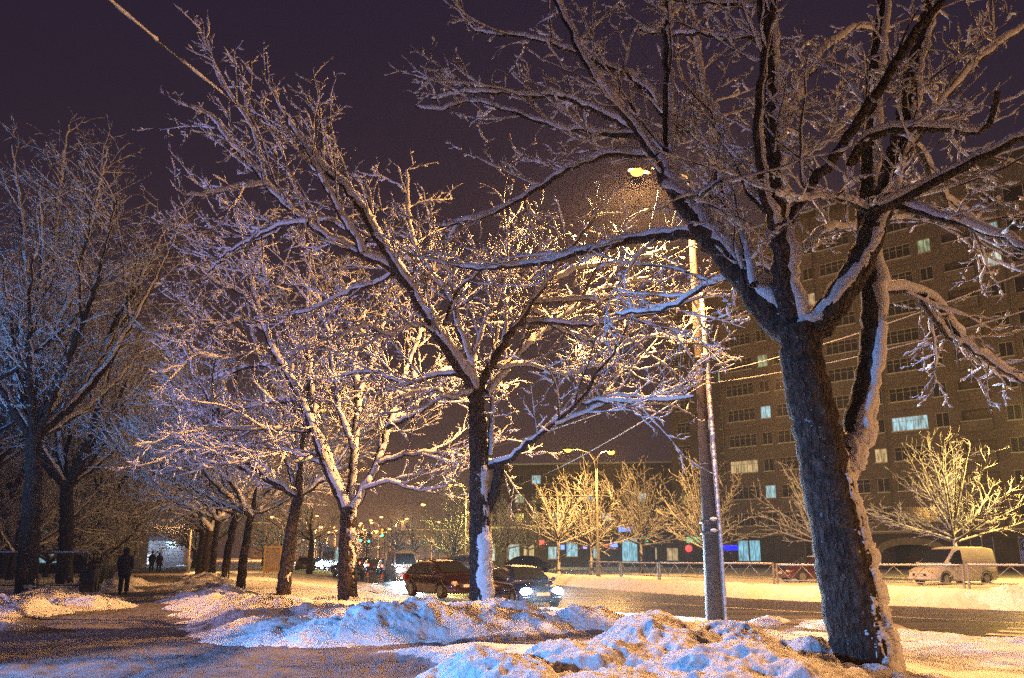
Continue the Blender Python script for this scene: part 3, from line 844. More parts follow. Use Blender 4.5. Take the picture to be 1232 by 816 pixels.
L(Y, Y + 2.4, 0.06, 0.022, (935, 260), (905, 235), (875, 170), (850, 120), (838, 60), (830, 10))
L(Y, Y + 2.0, 0.05, 0.022, (905, 345), (890, 270), (870, 225), (858, 180), (862, 120))
L(Y + .2, Y + 2.6, 0.06, 0.025, (1085, 160), (1110, 190), (1135, 235), (1165, 262), (1180, 320))
L(Y + .2, Y + 2.4, 0.055, 0.02, (950, 345), (920, 325), (885, 330), (850, 345), (800, 372), (740, 378))
L(Y - .5, Y - 1.8, 0.04, 0.016, (800, 225), (830, 238), (845, 232), (868, 218))
L(Y + .2, Y - 1.8, 0.05, 0.018, (1055, 262), (1028, 245), (990, 238), (960, 242), (930, 236))
for p_, r_ in limbs:
    T.sprout(p_, r_, 0, SPB, 0.22 if r_[0] > .1 else 0.12)
T.finish('street_tree', 'thick dark leaning tree nearest the camera, snow plastered along its right side', ROW, (P(1042, 812, Y).x, Y, 0.1))

# --- the middle tree with the cut stub
T = Tree(12, 0.021); Y = 19.0; limbs = []
tr, tw = T.limb(pix(Y, Y, (580, 752), (580, 735), (578, 680), (577, 620), (576, 560), (574, 505), (572, 465)), 0.30, 0.2, 0.12, 14, 0.012, False)
T.plaster(tr, tw, (0.75, -0.66, 0), 0.25, 0.86, 0.16, 36, 0.02, ([0, .2, .4, .62, .7, 1], [1.0, .955, .93, .92, 0.7, 0.3]), .14)
q = T.limb(pix(Y, Y - .1, (582, 618), (593, 600), (599, 578), (600, 556)), 0.13, 0.135, 0.12, 12, 0.01, False)
T.cap(q[0], q[1] * 0.8, 0.2, 10, 0)


def L(Y0, Y1, r0, r1, *uv, **k):
    q = T.limb(pix(Y0, Y1, *uv), r0, r1, 0.16, 8, 0.02, **k)
    limbs.append(q)
    return q


L(Y, Y - 2, 0.17, 0.06, (573, 475), (560, 450), (545, 430), (510, 375), (488, 337), (455, 290), (438, 255), (412, 222), (385, 196), (366, 165))
L(Y - .7, Y - 2.5, 0.13, 0.03, (490, 340), (466, 318), (430, 304), (385, 280), (345, 250), (320, 222), (303, 200), (275, 170), (250, 140), (228, 128))
L(Y - 1.2, Y - 2.4, 0.08, 0.025, (435, 305), (412, 262), (390, 222), (372, 186), (353, 155), (345, 140))
L(Y - 2, Y - 2.8, 0.045, 0.02, (318, 220), (306, 165), (282, 122), (264, 104))
L(Y - 2, Y - 3, 0.05, 0.018, (320, 222), (290, 225), (255, 232), (222, 237))
L(Y - 1.8, Y - .4, 0.05, 0.016, (370, 268), (330, 275), (300, 290), (262, 312))
L(Y - .8, Y + .8, 0.06, 0.02, (440, 292), (400, 268), (360, 262), (330, 280), (285, 300), (250, 328))
L(Y - .4, Y + 1.2, 0.06, 0.02, (480, 325), (455, 340), (420, 350), (380, 372), (340, 380))
L(Y - .1, Y - 1.5, 0.05, 0.02, (530, 400), (538, 380), (550, 350), (572, 332), (590, 312))
L(Y, Y - 1.0, 0.12, 0.035, (574, 480), (587, 446), (603, 420), (624, 387), (653, 346), (680, 308), (700, 282), (716, 262))
L(Y, Y + .5, 0.06, 0.02, (604, 418), (608, 385), (607, 340), (610, 300), (612, 262))
L(Y, Y + 1, 0.075, 0.02, (568, 442), (578, 400), (598, 362), (612, 335), (640, 300))
L(Y, Y + 1.6, 0.09, 0.03, (570, 450), (555, 405), (542, 362), (520, 330), (500, 300), (490, 255), (488, 205))
L(Y, Y + 2, 0.11, 0.03, (584, 475), (600, 455), (630, 420), (655, 398), (690, 372), (720, 350), (780, 335))
L(Y, Y - 1.5, 0.085, 0.025, (588, 562), (612, 552), (640, 530), (672, 506), (700, 478), (720, 448), (745, 415), (760, 380))
L(Y - .5, Y - 1.6, 0.055, 0.02, (690, 488), (725, 482), (765, 484), (805, 480), (835, 478))
L(Y - .6, Y - .8, 0.05, 0.02, (668, 510), (700, 500), (740, 478), (790, 480), (822, 476))
L(Y, Y + .4, 0.06, 0.02, (588, 548), (592, 500), (590, 460), (594, 420), (600, 395))
L(Y, Y - 1.8, 0.075, 0.02, (622, 390), (660, 388), (700, 392), (745, 384), (800, 374), (850, 352))
L(Y, Y - 1.2, 0.06, 0.02, (640, 365), (690, 362), (740, 358), (790, 354), (840, 358))
L(Y, Y + 1.6, 0.06, 0.02, (640, 372), (680, 400), (730, 412), (790, 406), (850, 418))
L(Y, Y + 1.6, 0.06, 0.018, (660, 340), (700, 322), (750, 318), (800, 300))
L(Y - .1, Y + 1.8, 0.065, 0.02, (560, 452), (530, 450), (490, 462), (450, 448), (410, 452))
L(Y - .1, Y - 1.6, 0.05, 0.018, (568, 470), (540, 480), (520, 470), (480, 478))
L(Y - .3, Y - 2.4, 0.05, 0.02, (525, 395), (500, 392), (468, 402), (440, 392), (400, 412))
L(Y, Y + 2.2, 0.06, 0.02, (590, 442), (640, 440), (680, 452), (715, 440), (770, 446))
SP2 = [(0.34, 2.4, 0.08, 0.003), (0.26, 0.85, 0.13, 0.0), (0.16, 0.24, 0.24, -0.01)]
for p_, r_ in limbs:
    T.sprout(p_, r_, 0, SP2, 0.18)
T.finish('street_tree', 'middle tree with a cut stub on its trunk and long limbs reaching up left', ROW, (P(580, 735, Y).x, Y, 0.1))

# --- the bushy tree left of it
T = Tree(13, 0.023); Y = 24.5; limbs = []
tr, tw = T.limb(pix(Y, Y, (418, 735), (418, 720), (418, 690), (418, 650), (420, 612)), 0.31, 0.25, 0.12, 14, 0.012, False)
T.plaster(tr, tw, (0.8, -0.6, 0), 0.3, 0.74, 0.3, 22, 0.05, ([0, .2, .3, .6, 1], [1.1, .9, 0.8, 0.85, 0.9]), .4)
L(Y, Y - 1, 0.17, 0.045, (418, 618), (404, 585), (392, 560), (380, 525), (365, 490), (345, 450), (322, 408), (310, 370), (300, 330))
L(Y, Y - .5, 0.13, 0.03, (402, 580), (388, 535), (375, 480), (371, 420), (370, 360), (372, 310))
L(Y, Y + .5, 0.15, 0.03, (421, 612), (424, 575), (426, 530), (430, 480), (422, 420), (414, 360), (405, 310))
L(Y, Y + 1, 0.16, 0.035, (424, 612), (438, 588), (452, 562), (464, 525), (476, 482), (488, 445), (505, 400), (512, 350), (530, 300))
L(Y, Y - 1, 0.08, 0.02, (455, 558), (490, 548), (530, 546), (570, 552), (600, 558))
L(Y, Y - 1.5, 0.08, 0.02, (375, 520), (345, 517), (300, 516), (255, 516), (225, 522))
L(Y, Y + 1.4, 0.08, 0.02, (360, 482), (325, 485), (290, 492), (250, 500), (222, 492))
L(Y, Y - 1.8, 0.07, 0.02, (335, 430), (300, 425), (262, 432), (230, 420))
L(Y, Y + 1.8, 0.07, 0.02, (345, 450), (310, 440), (270, 452), (232, 460))
L(Y, Y + 1, 0.08, 0.02, (372, 420), (345, 390), (322, 345), (312, 300), (310, 265))
L(Y, Y - 1, 0.06, 0.02, (320, 400), (290, 385), (262, 392), (240, 370))
L(Y, Y - 2, 0.06, 0.02, (310, 372), (285, 350), (265, 345), (240, 322))
L(Y, Y + 1.6, 0.08, 0.02, (430, 480), (450, 430), (462, 380), (468, 330), (480, 290))
L(Y, Y - 1.6, 0.08, 0.02, (466, 515), (500, 500), (530, 480), (560, 470))
L(Y, Y + 1.6, 0.08, 0.02, (480, 475), (520, 455), (550, 440), (585, 445))
L(Y, Y - 1.6, 0.07, 0.02, (425, 540), (410, 505), (402, 460), (396, 410), (380, 350))
L(Y, Y - 2, 0.06, 0.018, (388, 545), (360, 555), (325, 548), (285, 560))
L(Y, Y + 2, 0.06, 0.018, (395, 560), (350, 545), (310, 535), (268, 538))
L(Y, Y - 1, 0.06, 0.018, (440, 588), (470, 580), (500, 590), (540, 585))
SP3 = [(0.34, 2.5, 0.08, 0.003), (0.26, 0.95, 0.13, 0.0), (0.17, 0.27, 0.24, -0.01)]
for p_, r_ in limbs:
    T.sprout(p_, r_, 0, SP3, 0.18)
T.finish('street_tree', 'pale tree with short straight trunk and wide bushy crown, left of the middle tree', ROW, (P(418, 720, Y).x, Y, 0.1))


# --- trees grown by rule
def grow_tree(seed, H, th, spread, nl, r0, base, spec, lean=(0, 0), amt=1.0, up=0.55, sweep=None):
    T = Tree(seed, base, amt); g = T.g
    top = np.array([lean[0], lean[1], th])
    tr, tw = T.limb([(0, 0, -0.4), (0, 0, 0), (top[0] * .35, top[1] * .35, th * .5), tuple(top)], r0 * 1.15, r0 * 0.8, 0.2, 12, 0.015, False)
    T.plaster(tr, tw, (0.8, -0.6, 0), 0.32, 0.8, 0.3, 16, 0.07, ([0, .2, .5, .8, 1], [.9, .75, .3, .6, .6]))
    for i in range(nl):
        az = 2 * math.pi * (i + 0.5 * g.random()) / nl
        rch = spread * (0.75 + 0.5 * g.random()) * (0.35 if i % 3 == 2 else 1)
        hz = th + (H - th) * (0.45 + 0.55 * g.random()) * (1.0 if i % 3 == 2 else 0.85)
        e = np.array([math.cos(az) * rch, math.sin(az) * rch, 0]) + top * [1, 1, 0]
        if sweep is not None: e = e + np.array([sweep[0], sweep[1], 0]) * (0.6 + 0.6 * g.random())
        c = [tuple(top - [0, 0, 0.15])]
        for f in (0.3, 0.65, 1.0):
            c.append((top[0] + (e[0] - top[0]) * f ** up + g.normal(0, .12), top[1] + (e[1] - top[1]) * f ** up + g.normal(0, .12), th + (hz - th) * f ** 1.15))
        lp, lr = T.limb(c, r0 * (0.5 + .15 * g.random()), 0.03, 0.25, 7, 0.03)
        T.sprout(lp, lr, 0, spec, 0.12)
        # a strong fork on every limb
        k = int(len(lp) * (0.3 + 0.25 * g.random()))
        d = lp[min(k + 3, len(lp) - 1)] - lp[k]
        d = d / np.linalg.norm(d) + g.normal(0, 0.5, 3) + [0, 0, .1]
        fp, fr = T.walk(lp[k], d, rch * 0.8 + 0.8, lr[k] * 0.7, 10, 0.03, 0.12)
        T.trunk.add(fp, fr, 6); T.cap(fp, fr, .4, 6, .05)
        T.sprout(fp, fr, 0, spec, 0.1)
    return T


SPR = [(0.4, 2.2, 0.09, 0.004), (0.3, 0.9, 0.14, 0.0), (0.21, 0.3, 0.25, -0.01)]
for (u, Yt, seed, H, th, sp, r0, lean, sweep, lab) in (
        (342, 28.0, 21, 10.5, 3.6, 4.2, 0.23, (0.35, 0), (-1.6, 0), 'dark-trunked leaning tree with snow speckled bark, directly left of the bushy pale tree'),
        (290, 33.0, 22, 9.5, 3.2, 4.4, 0.18, (0.25, 0), (-1.6, 0), 'slim dark leaning tree, second trunk left of the bushy pale tree'),
        (270, 37.0, 23, 9.5, 3.4, 4.4, 0.18, (0.35, 0), (-2.0, 0), 'slim dark leaning tree, third trunk left of the bushy pale tree'),
        (255, 43.0, 24, 9.5, 3.4, 4.2, 0.18, (0.1, 0), (-1.8, 0), 'slim upright dark tree just right of the two lamp-lit trunks')):
    x = PX(u, Yt)
    T = grow_tree(seed, H, th, sp, 9, r0, 0.021, SPR, lean, 1.0, 0.6, sweep)
    t = T.finish('street_tree', lab, ROW)
    t.location = (x, Yt, gz(x, Yt) - 0.05)
SPF = [(0.55, 1.6, 0.15, 0.02), (0.45, 0.7, 0.24, 0.02)]
for (u, Yt, seed, lab) in ((247, 52, 25, 'far tree with a yellow glowing trunk by the path, right of the pair'), (239, 60, 26, 'far tree with a yellow glowing trunk by the path, left of the pair'),
                           (372, 72, 27, 'small far tree beside the road, behind the speckled leaning trunk')):
    x = PX(u, Yt)
    T = grow_tree(seed, 9.5, 3.2, 4.0, 9, 0.26, 0.035, SPF, (0.1, 0), 1.0, 0.6, (-1.0, 0))
    t = T.finish('street_tree', lab, ROW)
    t.location = (x, Yt, gz(x, Yt) - 0.05)

# --- the tall dark trees at the left
LEFT = 'tall dark trees on the left'
for (u, Yt, seed, H, th, sp, nl, r0, lab, up) in (
        (34, 29.5, 31, 20, 6.0, 5.2, 15, 0.34, 'big dark tree standing at the rail fence on the left edge', 0.75),
        (78, 40, 32, 19, 5.0, 5.5, 14, 0.36, 'thick black-trunked tree behind the rail fence, left of the dark bin', 0.8),
        (-28, 38, 33, 17, 5.5, 4.6, 12, 0.35, 'dark tree whose trunk is outside the left edge, its branches reaching in', 0.7),
        (4, 47, 35, 19, 4.5, 5.5, 13, 0.32, 'tall dark tree behind the rail fence, at the extreme left edge', 0.75),
        (118, 55, 36, 18, 4.5, 5.5, 13, 0.32, 'tall dark tree behind the litter bin, between the fence and the path', 0.8),
        (150, 66, 34, 13, 3.5, 6.5, 12, 0.35, 'far dark tree whose branches close over the path', 0.7)):
    x = PX(u, Yt)
    T = grow_tree(seed, H, th, sp, nl, r0, 0.016, [(0.42, 2.6, 0.1, -0.008), (0.28, 1.1, 0.15, -0.005), (0.24, 0.36, 0.25, -0.01)], (-0.4, 0), 0.62, up)
    t = T.finish('bare_tree', lab, LEFT)
    t.location = (x, Yt, gz(x, Yt) - 0.1)

DARK = 'dim bare trees crowding behind the rail fence'
for (u, Yt, seed, H, th, sp, r0, lab) in (
        (12, 44, 61, 9, 1.6, 5.0, .2, 'dim bare tree at the left edge behind the flared-root trunk'),
        (55, 50, 62, 8, 1.2, 4.5, .16, 'dim bushy bare tree in front of the red and green shop signs'),
        (112, 54, 63, 8, 1.0, 4.5, .16, 'dim bushy bare tree behind the dark litter bin'),
        (118, 72, 64, 10, 2.6, 4.6, .2, 'dim bare tree in front of the slanting lit shop windows'),
        (208, 116, 65, 11, 3.0, 6.0, .25, 'dim bare tree at the far end of the path'),
        (232, 84, 66, 10, 2.0, 6.0, .22, 'dim bare tree right of the walking pair, behind the lamp-lit trunks')):
    x = PX(u, Yt)
    T = grow_tree(seed, H, th, sp, 13, r0, 0.016, [(0.3, 1.6, 0.16, 0.01), (0.24, .8, .25, 0), (.3, .35, .3, 0)] if Yt < 80 else SPF, (0.1, 0), 0.9, 0.75)
    t = T.finish('bare_tree', lab, DARK)
    t.location = (x, Yt, gz(x, Yt) - 0.1)

# --- rounded trees across the road, straight branches fanning up
SPY = [(0.34, 1.5, 0.07, 0.03), (0.34, 0.6, 0.12, 0.02)]


def fan_tree(seed, H, th, sp, nl, r0, base, spec=SPY):
    T = Tree(seed, base, 1.0); g = T.g
    T.limb([(0, 0, -0.3), (0, 0, 0), (0.03, 0, th * .6), (0, 0.03, th)], r0 * 1.1, r0 * 0.8, 0.2, 10, 0.01, False)
    tr = np.array([(0, 0, 0.0), (0, 0, th * .5), (0, 0, th)])
    T.plaster(tr, np.array([r0, r0 * .9, r0 * .8]), (0.3, -0.9, 0), 0.3, 0.85, 0.2, 12, 0.08)
    for i in range(nl):
        az = 2.4 * i; f = (i + .5) / nl
        el = R(12 + 72 * f) + g.normal(0, .05)
        ln = math.hypot(sp * math.cos(el), (H - th) * math.sin(el)) * (.85 + .25 * g.random())
        d = np.array([math.cos(az) * math.cos(el), math.sin(az) * math.cos(el), math.sin(el)])
        p0 = np.array([0, 0, th + (f - 0.35) * 0.9])
        lp, lr = T.walk(p0, d, ln, r0 * 0.5, 9, 0.012, 0.05)
        T.trunk.add(lp, lr * .8, 6); T.cap(lp, lr * .8, .3, 6, .02)
        T.sprout(lp, lr, 0, spec, 0.14)
    return T


ACROSS = 'rounded street trees across the road'
for (u, Yt, seed, H, th, sp, nl, lab) in (
        (1152, 49, 41, 8.4, 2.6, 4.9, 20, 'bright yellow lit tree in front of the stone arch, behind the white van'),
        (712, 63, 42, 7.9, 2.4, 4.4, 18, 'yellow lit tree with a slanting trunk beside the double street lamp'),
        (772, 66, 43, 8.6, 2.6, 4.6, 20, 'yellow lit dome-shaped tree to the right of the double street lamp'),
        (672, 60, 44, 6.6, 2.6, 3.2, 12, 'thin sparse tree left of the double street lamp'),
        (850, 58, 45, 8.0, 2.2, 4.2, 16, 'dim rounded tree partly hidden behind the concrete mast'),
        (985, 52, 46, 7.6, 2.6, 4.0, 16, 'snowy rounded tree half hidden behind the thick leaning trunk'),
        (545, 88, 47, 8.0, 2.0, 4.0, 16, 'greenish yellow tree lit by the far lamp, behind the parked dark hatchback'),
        (635, 84, 48, 7.0, 2.4, 3.6, 12, 'dim small tree between the blue car and the lit shop front'),
        (610, 78, 49, 6.5, 2.4, 3.0, 10, 'dim thin tree right behind the blue car')):
    x = PX(u, Yt)
    T = fan_tree(seed, H, th, sp, int(nl * 1.3), 0.16, 0.02 if Yt < 70 else 0.025)
    t = T.finish('street_tree', lab, ACROSS)
    t.location = (x, Yt, gz(x, Yt) - 0.05)


FARL_T = 'small snowy trees lining the far road'
for i, (u, Yt, k, sc) in enumerate(((352, 118, 0, 1.0), (338, 96, 1, .9), (384, 165, 2, 1.1), (440, 150, 0, 1.0), (476, 132, 1, 1.1), (498, 120, 2, 1.0), (528, 112, 0, .95), (578, 118, 1, 1.0), (602, 104, 2, .9), (428, 210, 1, 1.2), (315, 104, 2, 1.0))):
    x = PX(u, Yt)
    if i < 3:
        T = fan_tree(80 + i, 7.5, 2.4, 4.0, 16, 0.16, 0.03, [(0.4, 1.4, 0.1, 0.02), (0.4, .6, .15, .02)])
        t = T.finish('street_tree', 'x', FARL_T); protos = [t] if i == 0 else protos + [t]
    else: t = copy_tree(protos[k])
    t['label'] = 'small snowy street tree far off along the road, lit orange by distant lamps'
    t.location = (x, Yt, -.3); t.scale = (sc, sc, sc); t.rotation_euler = (0, 0, i * 1.3)


# ------------------------------------------------------------------ cars
def paint(name, c, rough=0.3, metal=0.2):
    return mat(name, c, rough, metal, coat=0.5, var=0.15, scale=3)


PAINT = {'maroon': paint('dark_maroon_paint', (0.028, 0.012, 0.018)), 'navy': paint('navy_paint', (0.012, 0.024, 0.07)), 'white': mat('van_paint', (0.78, 0.77, 0.75), 0.5, var=0.25, scale=2),
         'black': paint('black_paint', (0.02, 0.02, 0.022)), 'olive': paint('olive_paint', (0.10, 0.09, 0.06)), 'silver': paint('silver_paint', (0.4, 0.4, 0.4), 0.3, 0.6), 'wine': paint('wine_paint', (0.09, 0.02, 0.03)), 'bus': mat('bus_paint', (0.45, 0.46, 0.5), 0.4)}

SHAPES = {
    # body stations: (x, half width, z bottom, z top); cabin stations: (x, z roof); belt height, cabin half widths
    'hatch': dict(L=4.2, body=[(-2.1, .68, .38, .72), (-2.02, .80, .24, .92), (-1.3, .86, .19, .97), (0, .87, .18, .95), (.85, .86, .18, .94), (1.5, .84, .2, .86), (1.95, .77, .24, .72), (2.08, .66, .34, .58)],
                  cab=[(-2.0, .96), (-1.65, 1.36), (-.9, 1.50), (-.2, 1.52), (.35, 1.44), (1.12, .95)], belt=.93, wb=.80, wt=.60, ax=(-1.28, 1.30)),
    'sedan': dict(L=4.5, body=[(-2.25, .68, .4, .7), (-2.15, .80, .26, .95), (-1.4, .87, .2, .98), (0, .88, .19, .95), (.85, .87, .19, .93), (1.6, .85, .2, .85), (2.08, .78, .24, .72), (2.22, .66, .34, .58)],
                  cab=[(-1.75, .97), (-1.05, 1.36), (-.5, 1.44), (0, 1.45), (.4, 1.38), (1.15, .94)], belt=.93, wb=.80, wt=.58, ax=(-1.33, 1.36)),
    'van': dict(L=4.6, body=[(-2.3, .80, .34, 1.0), (-2.25, .86, .24, 1.05), (-1.4, .88, .2, 1.05), (0, .88, .2, 1.02), (1.0, .87, .2, 1.0), (1.7, .84, .22, .92), (2.12, .76, .26, .78), (2.26, .64, .36, .62)],
                cab=[(-2.26, 1.04), (-2.2, 1.86), (-1.5, 1.95), (0, 1.95), (.5, 1.86), (1.45, 1.0)], belt=1.0, wb=.84, wt=.72, ax=(-1.42, 1.38)),
    'bigvan': dict(L=5.4, body=[(-2.7, .88, .4, 1.1), (-2.62, .96, .3, 1.15), (-1.4, .98, .26, 1.15), (0, .98, .26, 1.15), (1.3, .97, .26, 1.12), (2.1, .93, .28, 1.02), (2.55, .84, .3, .9), (2.7, .72, .4, .7)],
                   cab=[(-2.66, 1.14), (-2.6, 2.15), (-1.5, 2.22), (.6, 2.22), (1.1, 2.1), (2.0, 1.08)], belt=1.1, wb=.94, wt=.8, ax=(-1.6, 1.7)),
}


def make_car(name, shape, pt, label, cat, group, loc, rz, lights='off', snow=0.06, rails=False, plain=False):
    s = SHAPES[shape]
    root = thing(name, loc, rz, label, cat, group)
    b = MB()
    rings = []
    for x, w, z0, z1 in s['body']:
        zm = (z0 + z1) * .5
        h = [(0, z0), (w * .88, z0), (w * .97, z0 + .1), (w, zm), (w * .98, z1 - .12), (w * .90, z1 - .02), (0, z1)]
        rings.append([(x, y, z) for y, z in h] + [(x, -y, z) for y, z in h[-2:0:-1]])
    b.loft(rings, 0)
    belt, wb, wt, cab = s['belt'], s['wb'], s['wt'], s['cab']
    zmax = max(z for _, z in cab)

    def wid(x, z):                       # cabin half width at height z
        return wb + (wt - wb) * (z - belt) / (zmax - belt)
    rings = []
    for x, z in cab:
        zt = max(z, belt + .01)
        h = [(0, belt - .06), (wb, belt - .06), (wb, belt), (wid(x, zt - .06 * (zt > belt + .2)), zt - .06 * (zt > belt + .2)), (wid(x, zt) * .86, zt), (0, zt + .015)]
        rings.append([(x, y, q) for y, q in h] + [(x, -y, q) for y, q in h[-2:0:-1]])
    b.loft(rings, 0)
    # sills, bumper lips and arch lips
    for sx in s['ax']:
        for sy in (-1, 1):
            pts = [(sx + .40 * math.cos(q), sy * (.875 if shape != 'bigvan' else .985), .31 + .40 * math.sin(q)) for q in [R(-5 + 19 * i) for i in range(11)]]
            b.tube(pts, .022, 5, 1)
    b.build('body', [pt, M['dark_steel']], root)

    def roofz(x):
        xs = [c[0] for c in cab]; zs = [c[1] for c in cab]
        return float(np.interp(x, xs, zs))
    # windows, set a few millimetres proud of the shell
    cut = [(-.36, .36)]
    if shape == 'hatch': cuts = [(-1.62, -1.02), (-.95, -.12), (-.05, .78)]
    elif shape == 'sedan': cuts = [(-1.25, -.82), (-.75, .02), (.09, .82)]
    elif shape == 'van': cuts = [(.12, 1.05)]
    else: cuts = [(.75, 1.62)]
    for sy in (-1, 1):
        for xa, xb in cuts:
            pts = []
            lo = belt + .05
            for x in (xa, xb): pts.append((x, lo))
            for k in range(5):
                x = xb + (xa - xb) * k / 4
                pts.append((x, max(lo + .02, roofz(x) - .13)))
            mb = MB()
            pp = [(x, sy * (wid(x, z) + .006), z) for x, z in pts]
            mb.poly(pp if sy < 0 else pp[::-1])
            mb.build('side_window', M['glass'], root)
    (xa, za), (xb, zb) = cab[-1], cab[-2]

    def slope_pane(name, xa, za, xb, zb, off):
        mb = MB()
        z0 = za + (zb - za) * .12; z1 = za + (zb - za) * .93
        x0 = xa + (xb - xa) * .12; x1 = xa + (xb - xa) * .93
        nx, nz = abs(zb - za), abs(xb - xa); q = math.hypot(nx, nz); nx, nz = off * nx / q, abs(off) * nz / q
        y0, y1 = wid(x0, z0) * .9, wid(x1, z1) * .86
        pts = [(x0 + nx, -y0, z0 + nz), (x0 + nx, y0, z0 + nz), (x1 + nx, y1, z1 + nz), (x1 + nx, -y1, z1 + nz)]
        mb.poly(pts if off > 0 else pts[::-1])
        return mb.build(name, M['glass'], root)
    slope_pane('windscreen', xa, za, xb, zb, .04)
    slope_pane('rear_window', cab[0][0], max(cab[0][1], belt), cab[1][0], cab[1][1], -.04)
    # front and rear details
    fx = s['body'][-2][0]; fw = s['body'][-2][1]; fz = s['body'][-2][3]
    tip = s['body'][-1][0]
    mb = MB(); mb.box(tip - .06, -.42, .46, tip + .012, .42, .60); mb.build('grille', M['dark_steel'], root, .01)
    mb = MB(); mb.loft([[(tip - .25, y * 1.12, .28), (tip + .05, y * .92, .30), (tip + .05, y * .92, .42), (tip - .25, y * 1.12, .44)] for y in (-fw, -fw * .5, 0, fw * .5, fw)], 0); mb.build('bumper', pt, root, .02)
    for sy in (-1, 1):
        mb = MB(); on = lights in ('head', 'both'); mb.ball((fx + .02, sy * fw * .80, fz - .10), (.36 if plain else .19) if on else .13, 0, 10, (.8, 1.15, .72))
        mb.build('headlight', M['head_on'] if on else (M['orange_on'] if lights == 'side' and sy > 0 else M['lamp_off']), root)
    rx = s['body'][1][0]
    for sy in (-1, 1):
        mb = MB(); mb.box(rx - .06, sy * .78 - .10, .68, rx + .05, sy * .78 + .08, .92)
        mb.build('tail_light', M['tail_on'] if lights in ('tail', 'both') else M['tail_off'], root, .02)
    mb = MB(); mb.box(tip + .014, -.26, .47, tip + .03, .26, .585); mb.build('number_plate', M['plate'], root)
    mb = MB(); q = s['body'][0][0]; mb.box(q - .03, -.26, .5, q - .014, .26, .615); mb.build('number_plate', M['plate'], root)
    if not plain:
        for sy in (-1, 1):
            mb = MB(); mb.ball((cab[-1][0] - .22, sy * (wb + .14), belt + .10), .1, 0, 8, (.6, 1.0, .75))
            mb.box(cab[-1][0] - .26, sy * (wb + .04) - .06, belt + .05, cab[-1][0] - .2, sy * (wb + .04) + .06, belt + .09)
            mb.build('mirror', pt, root)
    for sx in s['ax']:
        for sy in (-1, 1):
            yo = sy * ((.96 if shape == 'bigvan' else .85) - .07)
            mb = MB(); mb.lathe([(.2, -.1), (.29, -.11), (.32, -.07), (.325, 0), (.32, .07), (.29, .11), (.2, .1)], (0, 0, 0), 20, 0, 'y')
            w = mb.build('wheel', M['rubber'], root); w.location = (sx, yo, .325)
            mb = MB(); mb.lathe([(.02, sy * .06), (.06, sy * .10), (.12, sy * .075), (.19, sy * .09), (.205, sy * .112)], (0, 0, 0), 16, 0, 'y'); mb.build('rim', M['rim'], w)
    if rails:
        for sy in (-1, 1):
            mb = MB(); mb.tube([(x, sy * wt * .86, roofz(x) + .07) for x in (-1.35, -1.1, -.6, 0, .25)], .025, 6)
            for x in (-1.3, .2): mb.box(x - .04, sy * wt * .86 - .02, roofz(x) - .02, x + .04, sy * wt * .86 + .02, roofz(x) + .07)
            mb.build('roof_rail', M['dark_steel'], root)
    if snow:
        mb = MB(); rings = []
        xs = [x for x, z in cab if z > zmax - .22]; x0, x1 = xs[0] - .05, xs[-1] + .05
        for k in range(9):
            x = x0 + (x1 - x0) * k / 8; e = math.sin(math.pi * (k + .25) / 8.5) ** .4
            w = wid(x, roofz(x)) * .88
            rings.append([(x, y * w, roofz(x) - .02 + (snow * e * (1 - abs(y) ** 4) if up else 0)) for y, up in [(-1, 0), (-.85, 1), (-.4, 1), (0, 1), (.4, 1), (.85, 1), (1, 0), (.5, 0), (0, 0), (-.5, 0)]])
        mb.loft(rings, 0); mb.build('roof_snow', M['twig_snow'], root)
    if lights in ('head', 'both') and not plain:
        for sy in (-1, 1):
            l = bpy.data.lights.new('headlamp_beam', 'SPOT'); l.energy = 16000; l.color = (0.55, 0.78, 1.0); l.spot_size = R(62); l.spot_blend = 0.8; l.shadow_soft_size = .07
            o = bpy.data.objects.new('headlamp_beam', l); COL.objects.link(o); o.parent = root
            o.location = (tip + .12, sy * fw * .8, fz - .1); o.rotation_euler = (R(82), 0, R(-90))
    return root


def ang(dx, dy): return math.atan2(dy, dx)


NEARC = 'cars at the near side of the road'
make_car('parked_car', 'hatch', PAINT['maroon'], 'dark maroon hatchback with roof rails just left of the middle tree trunk', 'car', NEARC,
         (PX(531, 32.5), 33.6, -0.22), ang(.56, -.83), 'side', .05, True)
make_car('moving_car', 'hatch', PAINT['navy'], 'dark blue car with bright bluish headlights just right of the middle tree trunk', 'car', NEARC,
         (PX(628, 30.5), 31.2, -0.42), ang(.36, -.93), 'head', .05)
make_car('van', 'bigvan', PAINT['white'], 'white van with glaring headlights, left of the dark maroon hatchback', 'van', 'vehicles further up the road',
         (PX(478, 62), 64.0, -0.42), ang(.34, -.94), 'head', .06)
FARC = 'vehicles further up the road'
make_car('parked_car', 'sedan', PAINT['olive'], 'snow-dusted dark car behind the trunk of the bushy pale tree, at the road edge', 'car', FARC, (PX(416, 69), 70, -0.40), ang(.5, -.86), 'off', .08)
make_car('parked_car', 'hatch', PAINT['olive'], 'small yellowish car seen from behind, just right of the speckled leaning trunk', 'car', FARC, (PX(360, 80), 82, -0.1), ang(-.3, .95), 'off', .1)
make_car('moving_car', 'sedan', PAINT['black'], 'far oncoming car with white headlights on the bright stretch of road', 'car', FARC, (PX(372, 112), 113, -0.42), ang(.4, -.92), 'head', 0, False, True)
make_car('moving_car', 'sedan', PAINT['wine'], 'left one of the far cars showing red tail lights, beyond the white van', 'car', FARC, (PX(446, 92), 93, -0.40), ang(-.3, .95), 'tail', 0, False, True)
make_car('moving_car', 'hatch', PAINT['black'], 'right one of the far cars showing red tail lights, beyond the white van', 'car', FARC, (PX(463, 84), 85, -0.40), ang(-.3, .95), 'tail', 0, False, True)
